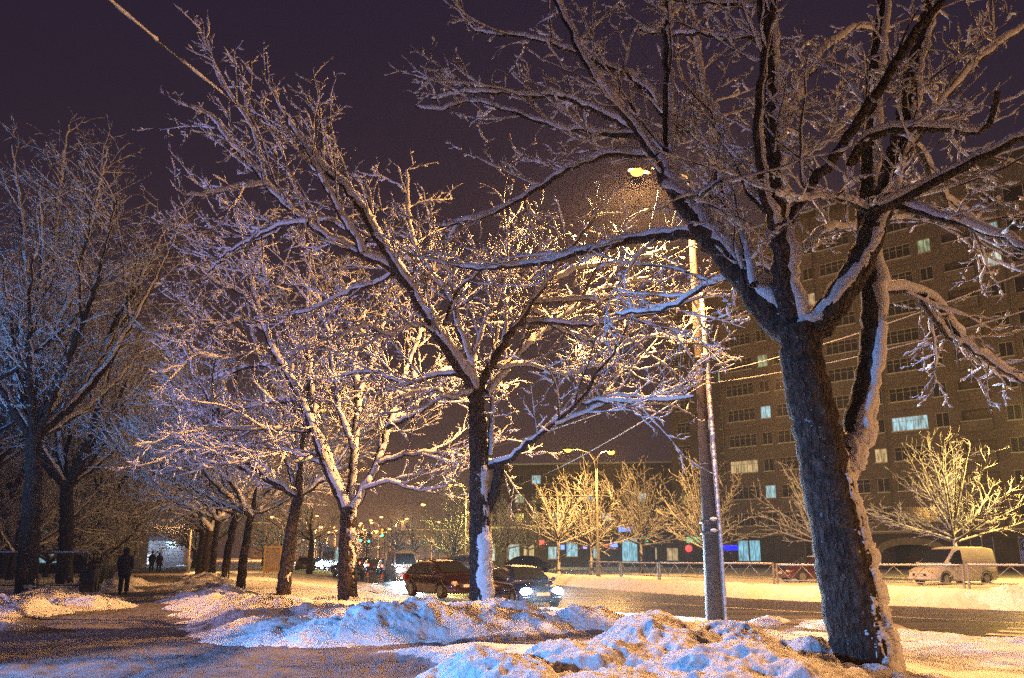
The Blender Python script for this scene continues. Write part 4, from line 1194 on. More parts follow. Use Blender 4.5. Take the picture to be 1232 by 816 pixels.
make_car('parked_car', 'hatch', PAINT['silver'], 'pale snow-covered car parked behind the dark maroon hatchback', 'car', FARC, (PX(566, 66), 67, 0.0), ang(.9, -.4), 'off', .12)
make_car('parked_car', 'sedan', PAINT['black'], 'dark car parked beyond the fence behind the blue car', 'car', FARC, (PX(637, 74), 75, 0.0), ang(.9, -.35), 'off', .03)
ACRC = 'vehicles parked beyond the fence'
make_car('parked_car', 'sedan', PAINT['wine'], 'dark wine red car half hidden behind the thick leaning trunk, beyond the fence', 'car', ACRC, (PX(985, 45), 45.5, 0.0), ang(-.93, -.2), 'off', .05)
make_car('parked_van', 'van', PAINT['white'], 'white panel van with sloping front parked beyond the fence, under the yellow tree', 'van', ACRC, (PX(1158, 41), 42, -0.02), ang(-.93, -.35), 'off', .04)

for (u, Yt, dr, on) in ((380, 140, 1, 'head'), (388, 170, 1, 'head'), (395, 210, 1, 'head'), (366, 128, 1, 'head'), (424, 120, -1, 'tail'), (434, 140, -1, 'tail'), (452, 112, -1, 'tail'), (440, 170, -1, 'tail')):
    make_car('moving_car', 'sedan', PAINT['black'], 'tiny far oncoming car with glaring headlights in the distant traffic' if dr > 0 else 'tiny far car showing red tail lights in the distant traffic', 'car', 'cars in the distant traffic',
             (PX(u, Yt), Yt, ROAD_Z), ang(.3 * dr, -.95 * dr), on, 0, False, True)

# bus
bus = thing('bus', (PX(399, 100), 103, ROAD_Z), ang(.36, -.93), 'far bus with glowing bluish front on the road, left of the bushy pale tree', 'bus', FARC)
mb = MB(); mb.box(-5.5, -1.25, .35, 5.5, 1.25, 3.0); mb.build('body', PAINT['bus'], bus, .12)
mb = MB(); mb.box(5.505, -1.1, 1.15, 5.52, 1.1, 2.45); mb.build('windscreen', M['shop_cyan'], bus)
mb = MB(); mb.box(5.505, -.9, 2.55, 5.53, .9, 2.85); mb.build('destination_board', M['sign_white'], bus)
for sy in (-1, 1):
    mb = MB(); mb.ball((5.5, sy * .95, .8), .16, 0, 8, (.5, 1.2, 1)); mb.build('headlight', M['head_on'], bus)
    for i in range(5):
        mb = MB(); mb.box(-4.9 + 2 * i, sy * 1.253 - .004, 1.3, -3.1 + 2 * i, sy * 1.253 + .004, 2.4); mb.build('side_window', M['glass'], bus)
    for x in (-3.3, 3.3):
        mb = MB(); mb.lathe([(.2, -.14), (.46, -.14), (.48, 0), (.46, .14), (.2, .14)], (x, sy * 1.12, .48), 16, 0, 'y'); mb.build('wheel', M['rubber'], bus)


# ------------------------------------------------------------------ people
def person(loc, rz, label, group, h=1.76, stride=0.16, hood=True, bag=False, coatm='coat', armbend=0.1):
    root = thing('person', loc, rz, label, 'person', group)
    k = h / 1.76
    sk = bpy.data.meshes.new('body')
    J = {'pel': (0, 0, .96, .13), 'bel': (0, .0, 1.1, .125), 'chs': (0, .0, 1.32, .15), 'nck': (0, .01, 1.49, .065), 'hd0': (0, .03, 1.57, .085), 'hd1': (0, .03, 1.68, .09),
         'shl': (.17, 0, 1.42, .07), 'ell': (.23, -.02, 1.14, .05), 'wrl': (.22, .09 + armbend, .93, .035), 'hnl': (.22, .13 + armbend, .86, .04),
         'shr': (-.17, 0, 1.42, .07), 'elr': (-.23, -.02, 1.14, .05), 'wrr': (-.22, .05 + armbend, .93, .035), 'hnr': (-.22, .08 + armbend, .86, .04),
         'hil': (.09, 0, .92, .1), 'knl': (.1, .06 + stride * .5, .5, .065), 'anl': (.1, stride, .1, .045), 'tol': (.1, stride + .15, .04, .04),
         'hir': (-.09, 0, .92, .1), 'knr': (-.1, .06 - stride * .3, .5, .065), 'anr': (-.1, -stride, .1, .045), 'tor': (-.1, -stride + .15, .04, .04)}
    names = list(J); ix = {n: i for i, n in enumerate(names)}
    E = [('pel', 'bel'), ('bel', 'chs'), ('chs', 'nck'), ('nck', 'hd0'), ('hd0', 'hd1'), ('chs', 'shl'), ('shl', 'ell'), ('ell', 'wrl'), ('wrl', 'hnl'), ('chs', 'shr'), ('shr', 'elr'), ('elr', 'wrr'), ('wrr', 'hnr'),
         ('pel', 'hil'), ('hil', 'knl'), ('knl', 'anl'), ('anl', 'tol'), ('pel', 'hir'), ('hir', 'knr'), ('knr', 'anr'), ('anr', 'tor')]
    sk.from_pydata([tuple(c * k for c in J[n][:3]) for n in names], [(ix[a], ix[b]) for a, b in E], [])
    sk.materials.append(M['skin'])
    ob = bpy.data.objects.new('body', sk); COL.objects.link(ob); ob.parent = root
    md = ob.modifiers.new('skin', 'SKIN'); md.use_smooth_shade = True
    for i, n in enumerate(names):
        d = sk.skin_vertices[0].data[i]; r = J[n][3] * k * .92; d.radius = (r, r); d.use_root = (n == 'pel')
    ob.modifiers.new('sub', 'SUBSURF').render_levels = 1

    def tubes(name, chains, m, sides=12):
        mb = MB()
        for pts, rads, sq in chains:
            rings = []
            for p, r in zip(pts, rads):
                rings.append([((p[0] + r * math.cos(q) * sq[0]) * k, (p[1] + r * math.sin(q) * sq[1]) * k, p[2] * k) for q in [2 * math.pi * i / sides for i in range(sides)]])
            mb.loft(rings)
        return mb.build(name, m, root)
    j = lambda n: J[n][:3]
    tubes('coat', [([(0, 0, .70), (0, 0, .84), (0, 0, 1.0), (0, 0, 1.12), (0, 0, 1.3), (0, 0, 1.42), (0, .01, 1.50), (0, .02, 1.53)], [.225, .22, .205, .195, .22, .215, .13, .085], (1.05, .78)),
                   ([(.17, 0, 1.45), j('shl'), (.215, -.01, 1.28), j('ell'), j('wrl')], [.05, .10, .085, .072, .058], (1, 1)),
                   ([(-.17, 0, 1.45), j('shr'), (-.215, -.01, 1.28), j('elr'), j('wrr')], [.05, .10, .085, .072, .058], (1, 1))], M[coatm])
    for a in 'lr':
        tubes('trouser_leg', [([j('hi' + a), j('kn' + a), (j('an' + a)[0], j('an' + a)[1], .12)], [.125, .09, .08], (1, 1))], M['trousers'])
        an, to = j('an' + a), j('to' + a)
        mb = MB(); mb.loft([[((an[0] + x) * k, (y) * k, z * k) for x, z in ((-.05 * w, .0), (.05 * w, .0), (.055 * w, hh * .6), (.03 * w, hh), (-.03 * w, hh), (-.055 * w, hh * .6))] for y, w, hh in
                            ((an[1] - .09, .8, .12), (an[1] - .03, 1, .17), (an[1] + .06, 1, .13), (an[1] + .14, 1, .09), (an[1] + .19, .6, .06))]); mb.build('boot', M['boot'], root, .01)
    mb = MB()
    if hood:
        mb.ball((0, -.005 * k, 1.635 * k), .135 * k, 0, 12, (.92, 1.0, 1.12)); mb.build('hood', M[coatm], root)
    else:
        mb.lathe([(.112 * k, 1.63 * k), (.118 * k, 1.68 * k), (.108 * k, 1.74 * k), (.07 * k, 1.785 * k), (.01, 1.80 * k)], (0, .02 * k, 0), 14); mb.build('hat', M['boot'], root)
        mb = MB(); mb.ball((0, .13 * k, 1.6 * k), .022 * k, 0, 6, (1, 1, 1.3)); mb.build('nose', M['skin'], root)
    if bag:
        mb = MB(); mb.loft([[((-.3 + x) * k, (.06 + y) * k, z * k) for x, y in ((-.05 * w, -.16 * w), (.05 * w, -.16 * w), (.05 * w, .16 * w), (-.05 * w, .16 * w))] for z, w in ((.5, 1), (.72, 1), (.78, .8))]); mb.build('bag', M['boot'], root, .02)
    return root


def put(u, Y): return (PX(u, Y), Y, gz(PX(u, Y), Y) + 0.005)


person(put(150, 31), R(18), 'person in a long dark hooded coat standing alone on the path, nearest of the walkers', 'people on the path', 1.78, .05, True, False, 'coat', .12)
person(put(181.5, 71), R(200), 'left one of two people walking side by side far down the path', 'people on the path', 1.78, .2, False)
person(put(190.5, 71.4), R(192), 'right one of two people walking side by side far down the path', 'people on the path', 1.7, .18, True, True)
person(put(779, 96), R(60), 'tiny dark figure by the lit shops across the road, left of the two', 'people by the shops', 1.75, .2, True)
person(put(793, 98), R(100), 'tiny dark figure by the lit shops across the road, right of the two', 'people by the shops', 1.7, .2, False, True)


# ------------------------------------------------------------------ fences
def fence_panel(p0, p1, z, label):
    L = math.hypot(p1[0] - p0[0], p1[1] - p0[1])
    root = thing('fence_panel', (p0[0], p0[1], z), ang(p1[0] - p0[0], p1[1] - p0[1]), label, 'fence', 'metal fence panels along the far side of the road')
    for x in (0.03, L - .03):
        mb = MB(); mb.box(x - .035, -.035, -.5, x + .035, .035, 1.05); mb.build('post', M['fence_steel'], root)
    for z_, nm in ((.98, 'top_rail'), (.30, 'bottom_rail')):
        mb = MB(); mb.tube([(.065, 0, z_), (L - .065, 0, z_)], .028, 8); mb.build(nm, M['fence_steel'], root)
    n = 6; mb = MB()
    for i in range(n):
        a, b_ = .1 + (L - .2) * i / n, .1 + (L - .2) * (i + 1) / n
        mb.tube([(a, .0, .33 if i % 2 else .95), (b_, .0, .95 if i % 2 else .33)], .016, 5)
    mb.build('lattice', M['fence_steel'], root)
    mb = MB(); mb.tube([(.05 + (L - .1) * i / 14, .0, 1.015) for i in range(15)], [.02 + .012 * rnd.random() for i in range(15)], 6); mb.build('rail_snow', M['twig_snow'], root)
    return root


pts = np.array(ROAD); d = np.concatenate([[0], np.cumsum(np.linalg.norm(np.diff(pts, axis=0), axis=1))])
tt = np.gradient(pts, axis=0); tt /= np.linalg.norm(tt, axis=1)[:, None]
off = pts + np.stack([tt[:, 1], -tt[:, 0]], 1) * (ROAD_HW + 1.7)
s_ = 24.0; n_ = 0
FL = ['metal fence panel with triangular lattice, the one standing in front of the white panel van', ]
while s_ < 108:
    a = (float(np.interp(s_, d, off[:, 0])), float(np.interp(s_, d, off[:, 1]))); b_ = (float(np.interp(s_ + 4.6, d, off[:, 0])), float(np.interp(s_ + 4.6, d, off[:, 1])))
    um = 616 + (a[0] + b_[0]) / (a[1] + b_[1]) * F * 1.02
    if -50 < um < 1300:
        lab = 'low metal fence panel with triangular lattice and snowy rail across the road'
        fence_panel(a, b_, gz((a[0] + b_[0]) / 2, (a[1] + b_[1]) / 2) - .02, lab)
        n_ += 1
    s_ += 4.75

# rail fence on the left with the dark bin at its end
zf = gz(-18, 30)
root = thing('rail_fence', (PX(103, 30), 30, zf), R(180), 'dark rail fence with snow on its top rail at the left edge', 'fence')
for i, x in enumerate((0, 4.0, 8.0)):
    mb = MB(); mb.box(x - .03, -.03, -.3, x + .03, .03, 1.42); mb.build('post', M['dark_steel'], root)
mb = MB(); mb.tube([(0, 0, 1.42), (10, 0, 1.44)], .03, 8); mb.build('top_rail', M['dark_steel'], root)
mb = MB(); mb.tube([(0, 0, .25), (10, 0, .25)], .025, 8); mb.build('bottom_rail', M['dark_steel'], root)
mb = MB()
for i in range(62): mb.tube([(.16 * i + .1, 0, .27), (.16 * i + .1, 0, 1.40)], .008, 4)
mb.build('bars', M['dark_steel'], root)
mb = MB(); mb.tube([(.1 * i, .0, 1.475) for i in range(101)], [.03 + .018 * rnd.random() for i in range(101)], 6); mb.build('rail_snow', M['twig_snow'], root)
p0 = (PX(120, 31), 31); p1 = (PX(152, 52), 52); L_ = math.hypot(p1[0] - p0[0], p1[1] - p0[1])
root = thing('rail_fence', (p0[0], p0[1], zf), ang(p1[0] - p0[0], p1[1] - p0[1]), 'dark barred fence running away along the left side of the path, beyond the bin', 'fence')
for i in range(6):
    mb = MB(); mb.box(L_ * i / 5 - .03, -.03, -.3, L_ * i / 5 + .03, .03, 1.42); mb.build('post', M['dark_steel'], root)
for z_, nm in ((1.4, 'top_rail'), (.25, 'bottom_rail')):
    mb = MB(); mb.tube([(0, 0, z_), (L_, 0, z_)], .025, 6); mb.build(nm, M['dark_steel'], root)
mb = MB()
for i in range(int(L_ / .18)): mb.tube([(.18 * i + .1, 0, .27), (.18 * i + .1, 0, 1.38)], .009, 4)
mb.build('bars', M['dark_steel'], root)

x = PX(108, 29.6)
root = thing('litter_bin', (x, 29.6, gz(x, 29.6)), R(8), 'dark square litter bin at the end of the rail fence', 'bin')
mb = MB(); mb.loft([[(a * w, b_ * w, z_) for a, b_ in ((-1, -1), (1, -1), (1, 1), (-1, 1))] for z_, w in ((.08, .23), (.9, .27), (1.0, .27))], smooth=False); mb.build('body', M['dark_steel'], root, .015)
mb = MB(); mb.box(-.29, -.29, 1.12, .29, .29, 1.17); mb.build('lid', M['dark_steel'], root, .01)
for sx in (-1, 1):
    mb = MB(); mb.box(sx * .26 - .02, -.02, -.1, sx * .26 + .02, .02, 1.12); mb.build('leg', M['dark_steel'], root)


# ------------------------------------------------------------------ street lamps, masts, wires
def point(parent, loc, e, col, spill=0.4, cone=150, size=.12):
    """a street lantern: a wide beam downwards and a weaker spill all round"""
    for kind, en in (('SPOT', e * 4.6 if cone else 0), ('POINT', e * 2.8 * spill)):
        if en <= 0: continue
        l = bpy.data.lights.new('lamp_light', kind); l.energy = en; l.color = col; l.shadow_soft_size = size
        if kind == 'SPOT': l.spot_size = R(cone); l.spot_blend = 0.55 if 150 < cone < 170 else 1.0
        o = bpy.data.objects.new('lamp_light', l); COL.objects.link(o); o.parent = parent; o.location = loc


SOD = (1.0, 0.46, 0.14)


def lamp_head(root, p, yaw, lens, energy, col=SOD, sz=1.0, spill=.4, cone=150):
    m4 = Matrix.Translation(p) @ Matrix.Rotation(yaw, 4, 'Z')
    mb = MB(); rings = []
    for x, w, h in ((-.38, .05, .05), (-.2, .12, .08), (.1, .17, .11), (.32, .14, .08), (.42, .05, .03)):
        rings.append([tuple(m4 @ Vector((x * sz, w * math.cos(q) * sz, max(-.02, h * math.sin(q)) * sz))) for q in [2 * math.pi * i / 10 for i in range(10)]])
    mb.loft(rings); hd = mb.build('lamp_head', M['dark_steel'], root)
    mb = MB(); c = m4 @ Vector((.1 * sz, 0, -.03 * sz)); mb.ball(c, .17 * sz, 0, 10, (1.25, 1, .8)); mb.build('lens', lens, hd)
    if energy: point(root, m4 @ Vector((.1 * sz, 0, -.34 * sz)), energy, col, spill, cone)
    return hd


def street_lamp(loc, rz, H, arms, label, group, energy=0, lens='sodium_far', r=.09, sz=1.0, name='street_lamp', spill=.4, cone=150, col=None):
    root = thing(name, loc, rz, label, 'street lamp', group)
    mb = MB(); mb.tube([(0, 0, -.4), (0, 0, 1.2), (0, 0, 1.25), (0, 0, H - 1.4)], [r * 1.5, r * 1.4, r, r * .7], 10); mb.build('pole', M['steel'], root)
    for a in arms:
        c, s = math.cos(a), math.sin(a)
        mb = MB(); mb.tube([(0, 0, H - 1.42), (c * .12, s * .12, H - .7), (c * .5, s * .5, H - .2), (c * 1.1, s * 1.1, H), (c * 1.55, s * 1.55, H + .03)], [r * .65, r * .6, r * .5, r * .45, r * .4], 8); mb.build('arm', M['steel'], root)
        lamp_head(root, Vector((c * 1.85, s * 1.85, H + .02)), a, M[lens], energy, col or SOD, sz, spill, cone)
    return root


# concrete mast in front with the street lamp on a long arm
mx, my = PX(857, 21.8), 21.8
mast = thing('concrete_mast', (mx, my, gz(mx, my)), 0, 'tall concrete mast with snowy pipe, blue plate and a glowing orange lamp', 'mast')
mb = MB(); mb.tube([(0, 0, -.5), (0, 0, 2), (-.06, 0, 6), (-.12, 0, 11.4)], [.235, .215, .13, .09], 14); mb.build('pole', M['concrete'], mast)
mb = MB(); mb.tube([(.22, -.12, -.2), (.21, -.12, 2), (.12, -.1, 5.8), (.03, -.08, 9.6)], .045, 8); mb.build('cable_pipe', M['steel'], mast)
g = np.random.default_rng(5)
tb = Tubes(); n = 170; z_ = np.linspace(0.1, 9.5, n)
tb.add(np.stack([np.interp(z_, [0, 2, 5.8, 9.6], [.265, .25, .16, .07]), np.full(n, -.13), z_], 1), .035 + .03 * g.random(n), 7); tb.build('pipe_snow', M['twig_snow'], mast)
for z_, r_ in ((2.45, .25), (2.75, .245), (7.4, .17)):
    mb = MB(); mb.lathe([(r_ - .04, -.04), (r_, -.035), (r_, .035), (r_ - .04, .04)], (-.03 * z_ / 3, 0, z_), 14); cl = mb.build('clamp', M['dark_steel'], mast)
    mb = MB(); mb.ball((.05, -r_ * .9, z_ + .07), .09, 0, 8, (1.2, .6, .6)); mb.build('clamp_snow', M['twig_snow'], cl)
mb = MB(); mb.box(.30, -.2, 1.98, .68, -.17, 2.12); mb.build('blue_plate', M['blue_plate'], mast, .01)
lp = P(770, 206, 21.3)
hz = lp.z - gz(mx, my)
mb = MB(); q = Vector((lp.x - mx, lp.y - my, hz)); mb.tube([(-.11, 0, 10.4), (-.13, 0, hz - .15), (-.2, -.05, hz + .08), (q.x * .5, q.y * .5, hz + .22), (q.x + .35, q.y, hz + .10)], [.06, .05, .045, .04, .035], 8); mb.build('arm', M['dark_steel'], mast)
lamp_head(mast, q, ang(q.x, q.y), M['sodium'], 3900, SOD, .95, .26, 160)
for w in (5.7, 7.0, 8.2):
    mb = MB(); mb.box(-.34, -.03, w, .2, .03, w + .07); mb.build('bracket', M['dark_steel'], mast)

# double-armed lamp across the road, with a cross beam
dx, dy = PX(720, 55), 55.0
r2 = street_lamp((dx, dy, -.05), 0, 8.9, (R(176), R(50)), 'double-armed street lamp glowing orange above the yellow trees across the road', 'street lamps across the road', 420, 'sodium', .11, 1.25, spill=1.7, col=(1, .5, .12))
mb = MB(); mb.tube([(-4.2, 0, 5.6), (-2, 0, 5.63), (.3, 0, 5.6)], .05, 6); mb.build('cross_beam', M['steel'], r2)
street_lamp((PX(560, 92), 92, 0), 0, 9.6, (R(182),), 'single street lamp glowing over the greenish tree behind the dark hatchback', 'street lamps across the road', 1100, 'sodium', .1, 1.3, col=(.95, .72, .16), spill=1.6)
# the next lamp of the near row, outside the frame on the right
street_lamp((25, 2.5, .1), 0, 11.5, (R(150),), 'next street lamp of the near row, outside the right edge, lighting the thick leaning tree', 'street lamps on the near side', 3000, 'sodium', spill=.3, cone=156)
# lamp among the near row, hidden in the crowns, and one over the path
street_lamp((PX(420, 47), 47, .1), 0, 10.0, (R(200),), 'street lamp hidden in the crown of the bushy pale tree beside the road', 'street lamps on the near side', 1300, 'sodium', spill=.1, cone=150)
street_lamp((PX(226, 64), 64, 0), 0, 7.2, (R(300),), 'street lamp over the far path lighting the yellow trunks', 'street lamps on the near side', 900, 'sodium', spill=.0, cone=120)
# lamp to the right that lights the yellow tree and the van
street_lamp((PX(1312, 46), 46, 0), 0, 9.6, (R(190),), 'street lamp just beyond the right edge lighting the bright yellow tree', 'street lamps across the road', 1000, 'sodium', col=(1, .62, .14), spill=1.7)
street_lamp((PX(1000, 36), 35.5, 0.1), 0, 10.2, (R(200),), 'street lamp on the far kerb glowing behind the upright limb of the thick leaning tree', 'street lamps across the road', 1500, 'sodium')
# added flood lamps standing in for the unseen cool source left of the frame
for (lx, ly, e, sz_, az, tilt, lab) in ((-10.5, 5.0, 9500, 66, 34, -15, 'added bluish floodlight on a post shining across the snow heaps, outside the left edge'),
                              (-25.0, 19.0, 4200, 84, 60, 34, 'added bluish floodlight beside the dark left trees, outside the left edge'),
                              (-26.0, 14.0, 9000, 66, 17, 6, 'added bluish floodlight on a post among the dark left trees, outside the left edge')):
    r3 = thing('fill_light', (lx, ly, 0), R(az), lab, 'fill_light', 'added cool fill lamps left of the frame')
    mb = MB(); mb.tube([(0, 0, -.3), (0, 0, .5), (0, 0, 2.7)], [.09, .07, .05], 10); mb.build('post', M['dark_steel'], r3)
    mb = MB(); mb.loft([[(x_, y_ * w_, 2.7 + z_ * w_) for y_, z_ in ((-.2, -.14), (.2, -.14), (.2, .14), (-.2, .14))] for x_, w_ in ((-.1, .5), (.0, .9), (.14, 1.0))], smooth=False); hd = mb.build('housing', M['dark_steel'], r3, .01)
    mb = MB(); mb.box(.142, -.18, 2.58, .15, .18, 2.82); mb.build('lens', M['cool_lens'], hd)
    l = bpy.data.lights.new('fill_beam', 'SPOT'); l.energy = e; l.color = (0.13, 0.42, 1.0) if tilt < 0 or tilt == 34 else (0.5, 0.48, 1.0); l.spot_size = R(sz_); l.spot_blend = 0.7; l.shadow_soft_size = .22
    o = bpy.data.objects.new('fill_beam', l); COL.objects.link(o); o.parent = r3; o.location = (.4, 0, 2.7); o.rotation_euler = (R(90 + tilt), 0, R(-90))

# rows of small lamps running to the distance
FARL = 'small glowing lamps along the far road'
zf_ = 9.2
i0 = 0
for k, (u, v) in enumerate([(350, 625), (358, 632), (364, 636), (372, 640), (380, 634), (386, 638), (394, 634), (402, 637), (345, 641), (338, 622),
                            (432, 637), (441, 632), (447, 639), (456, 629), (462, 636), (470, 640), (476, 627), (483, 633), (497, 607), (499, 624), (452, 645), (595, 621), (520, 628)]):
    Yl = zf_ * F / (668 - v) if v < 660 else 300
    x = P(u, v, Yl).x
    hl = P(u, v, Yl).z - ROAD_Z
    lab = 'small glowing street lamp far down the road, one of a swarm of lights'
    if (u, v) == (497, 607): lab = 'far street lamp, highest of the distant lights above the white van'
    if (u, v) == (595, 621): lab = 'far street lamp glowing just right of the middle tree trunk'
    street_lamp((x, Yl, ROAD_Z), 0, hl, (R(200 if k % 2 else -20),), lab, FARL, 9000 if k % 4 == 0 and Yl < 330 else 0, 'sodium_far', .09, 2.0 if Yl < 250 else 3.0, spill=1.6, cone=0)


rp_, rt_ = np.array(ROAD), np.gradient(np.array(ROAD), axis=0)
for i in range(24):
    yy = 150 + 14 * (i // 2) * (1 + .04 * (i // 2)); k = int(np.argmin(np.abs(rp_[:, 1] - yy) + 1e3 * (rp_[:, 1] < 60)))
    t_ = rt_[k] / np.linalg.norm(rt_[k]); sd = 1 if i % 2 else -1
    xx = float(np.interp(yy, rp_[30:, 1], rp_[30:, 0]))
    street_lamp((xx + sd * 8 * t_[1], yy - sd * 8 * t_[0], ROAD_Z), 0, 9.2, (R(180 if sd > 0 else 0),), 'small glowing street lamp far down the road, one of a swarm of lights', FARL, 0, 'sodium_far', .08, 0.9 + yy / 230)


def wire(name, a, b_, sag, r, label, group, n=24, m='dark_steel', snow=None):
    a, b_ = Vector(a), Vector(b_)
    pts = [a.lerp(b_, i / n) - Vector((0, 0, sag * 4 * (i / n) * (1 - i / n))) for i in range(n + 1)]
    root = thing(name, a, 0, label, 'cable', group)
    mb = MB(); mb.tube([p - a for p in pts], r, 6); mb.build('wire', M[m], root)
    if snow:
        for s0, s1 in snow:
            seg = [Vector(p) for p in pts if s0 <= pts.index(p) / n <= s1]
            mb = MB(); mb.tube([p - a + Vector((.0, 0, r * .8)) for p in seg], [snow_r * (.85 + .3 * rnd.random()) for p in seg], 7); mb.build('snow_sleeve', M['twig_snow'], root)
    return root


snow_r = 0.024
wire('overhead_cable', P(70, -52, 7.6), P(398, 208, 18.4), .12, .014, 'overhead cable sleeved in broken lengths of snow, crossing the top left corner', None, 60, 'dark_steel', ((0.0, .20), (.26, .40)))
snow_r = 0.013
WG = 'trolley wires over the road'
for (a, b_, lab) in (((560, 545, 60), (846, 452, 22), 'upper snowy trolley wire left of the mast'), ((628, 582, 60), (848, 462, 21), 'lower snowy trolley wire left of the mast, over the double lamp'),
                     ((846, 452, 22), (1300, 300, 16), 'upper wire running right from the mast across the dark facade'), ((848, 462, 21), (1300, 352, 16), 'lower wire running right from the mast across the dark facade'),
                     ((430, 600, 110), (560, 545, 60), 'far wire sagging above the white van'), ((440, 612, 110), (628, 582, 60), 'far lower wire above the dark hatchback')):
    wire('overhead_wire', P(*a), P(*b_), .25, .014, lab, WG, 30, 'steel', ((.0, 1.0),) if 'snowy' in lab else None)

# far catenary mast with a cross beam
x = PX(511, 105)
r4 = thing('tram_mast', (x, 105, ROAD_Z), 0, 'thin far mast with a long horizontal beam, left of the greenish tree', 'mast')
mb = MB(); mb.tube([(0, 0, -.3), (0, 0, 9)], [.16, .11], 8); mb.build('pole', M['steel'], r4)
mb = MB(); mb.tube([(-13, 0, 4.6), (0, 0, 4.7), (1.5, 0, 4.7)], .06, 6); mb.build('cross_beam', M['steel'], r4)

# traffic lights
for (u, v, Y_, c, lab) in ((434, 650, 118, 'tl_green', 'traffic light showing green, left one over the far junction'), (444, 651, 124, 'tl_green', 'traffic light showing green, middle one over the far junction'),
                           (460, 644, 108, 'tl_green', 'traffic light showing green and orange, right one over the far junction')):
    p = P(u, v, Y_)
    r5 = thing('traffic_light', (p.x, Y_, ROAD_Z), 0, lab, 'traffic light', 'traffic lights at the far junction')
    h_ = p.z - ROAD_Z
    mb = MB(); mb.tube([(.35, .1, -.3), (.35, .1, h_ + .9)], .07, 8); mb.build('pole', M['steel'], r5)
    mb = MB(); mb.box(-.2, -.12, h_ - .3, .22, .14, h_ + 1.0); mb.build('housing', M['dark_steel'], r5, .03)
    for i, cc in enumerate((c, 'orange_on' if u == 460 else 'lamp_off', 'orange_on' if u == 460 else 'tail_off')):
        mb = MB(); mb.ball((0, -.14, h_ - .04 + .38 * i), .15, 0, 8, (1, .4, 1)); mb.build('lens', M[cc], r5)

# advertising stand beside the far path
x = PX(327, 52)
r6 = thing('advert_stand', (x, 52, gz(x, 52)), R(8), 'pale advertising stand with a yellow frame, left of the speckled leaning trunk', 'billboard')
mb = MB()
for sx in (-1, 1): mb.box(sx * .5 - .05, -.08, -.3, sx * .5 + .05, .08, 2.0)
mb.box(-.45, -.08, 1.86, .45, .08, 2.0); mb.box(-.45, -.08, .3, .45, .08, .42)
mb.build('frame', mat('ochre_frame', (0.3, 0.22, 0.08), .6), r6)
mb = MB(); mb.box(-.448, -.05, .422, .448, .05, 1.858); mb.build('poster_panel', mat('poster', (0.22, 0.19, 0.17), .5, base2=(0.12, 0.1, 0.09), scale=3), r6)


# ------------------------------------------------------------------ buildings
_wcache = {}


def window_mesh(w, h, nm, pane):
    key = (round(w, 2), round(h, 2), nm, pane)
    if key not in _wcache:
        mb = MB(); mb.poly([(-w / 2, 0, 0), (w / 2, 0, 0), (w / 2, 0, h), (-w / 2, 0, h)])
        o = mb.build('window', M[pane]); a = o.data; bpy.data.objects.remove(o)
        mb = MB(); t = .055
        mb.box(-w / 2, -.05, 0, w / 2, -.005, t); mb.box(-w / 2, -.05, h - t, w / 2, -.005, h)
        for i in range(nm + 1):
            x = -w / 2 + t / 2 + (w - t) * i / nm
            mb.box(x - t / 2, -.048, t, x + t / 2, -.006, h - t)
        if nm > 2: mb.box(-w / 2 + t, -.046, h * .68, w / 2 - t, -.008, h * .68 + .04)
        mb.box(-w / 2 - .06, -.26, -.05, w / 2 + .06, -.052, -.005); mb.box(-w / 2 - .04, -.25, -.003, w / 2 + .04, -.055, .07, 1)
        o = mb.build('frame', [M['frame'], M['twig_snow']]); b = o.data; bpy.data.objects.remove(o)
        _wcache[key] = (a, b)
    return _wcache[key]


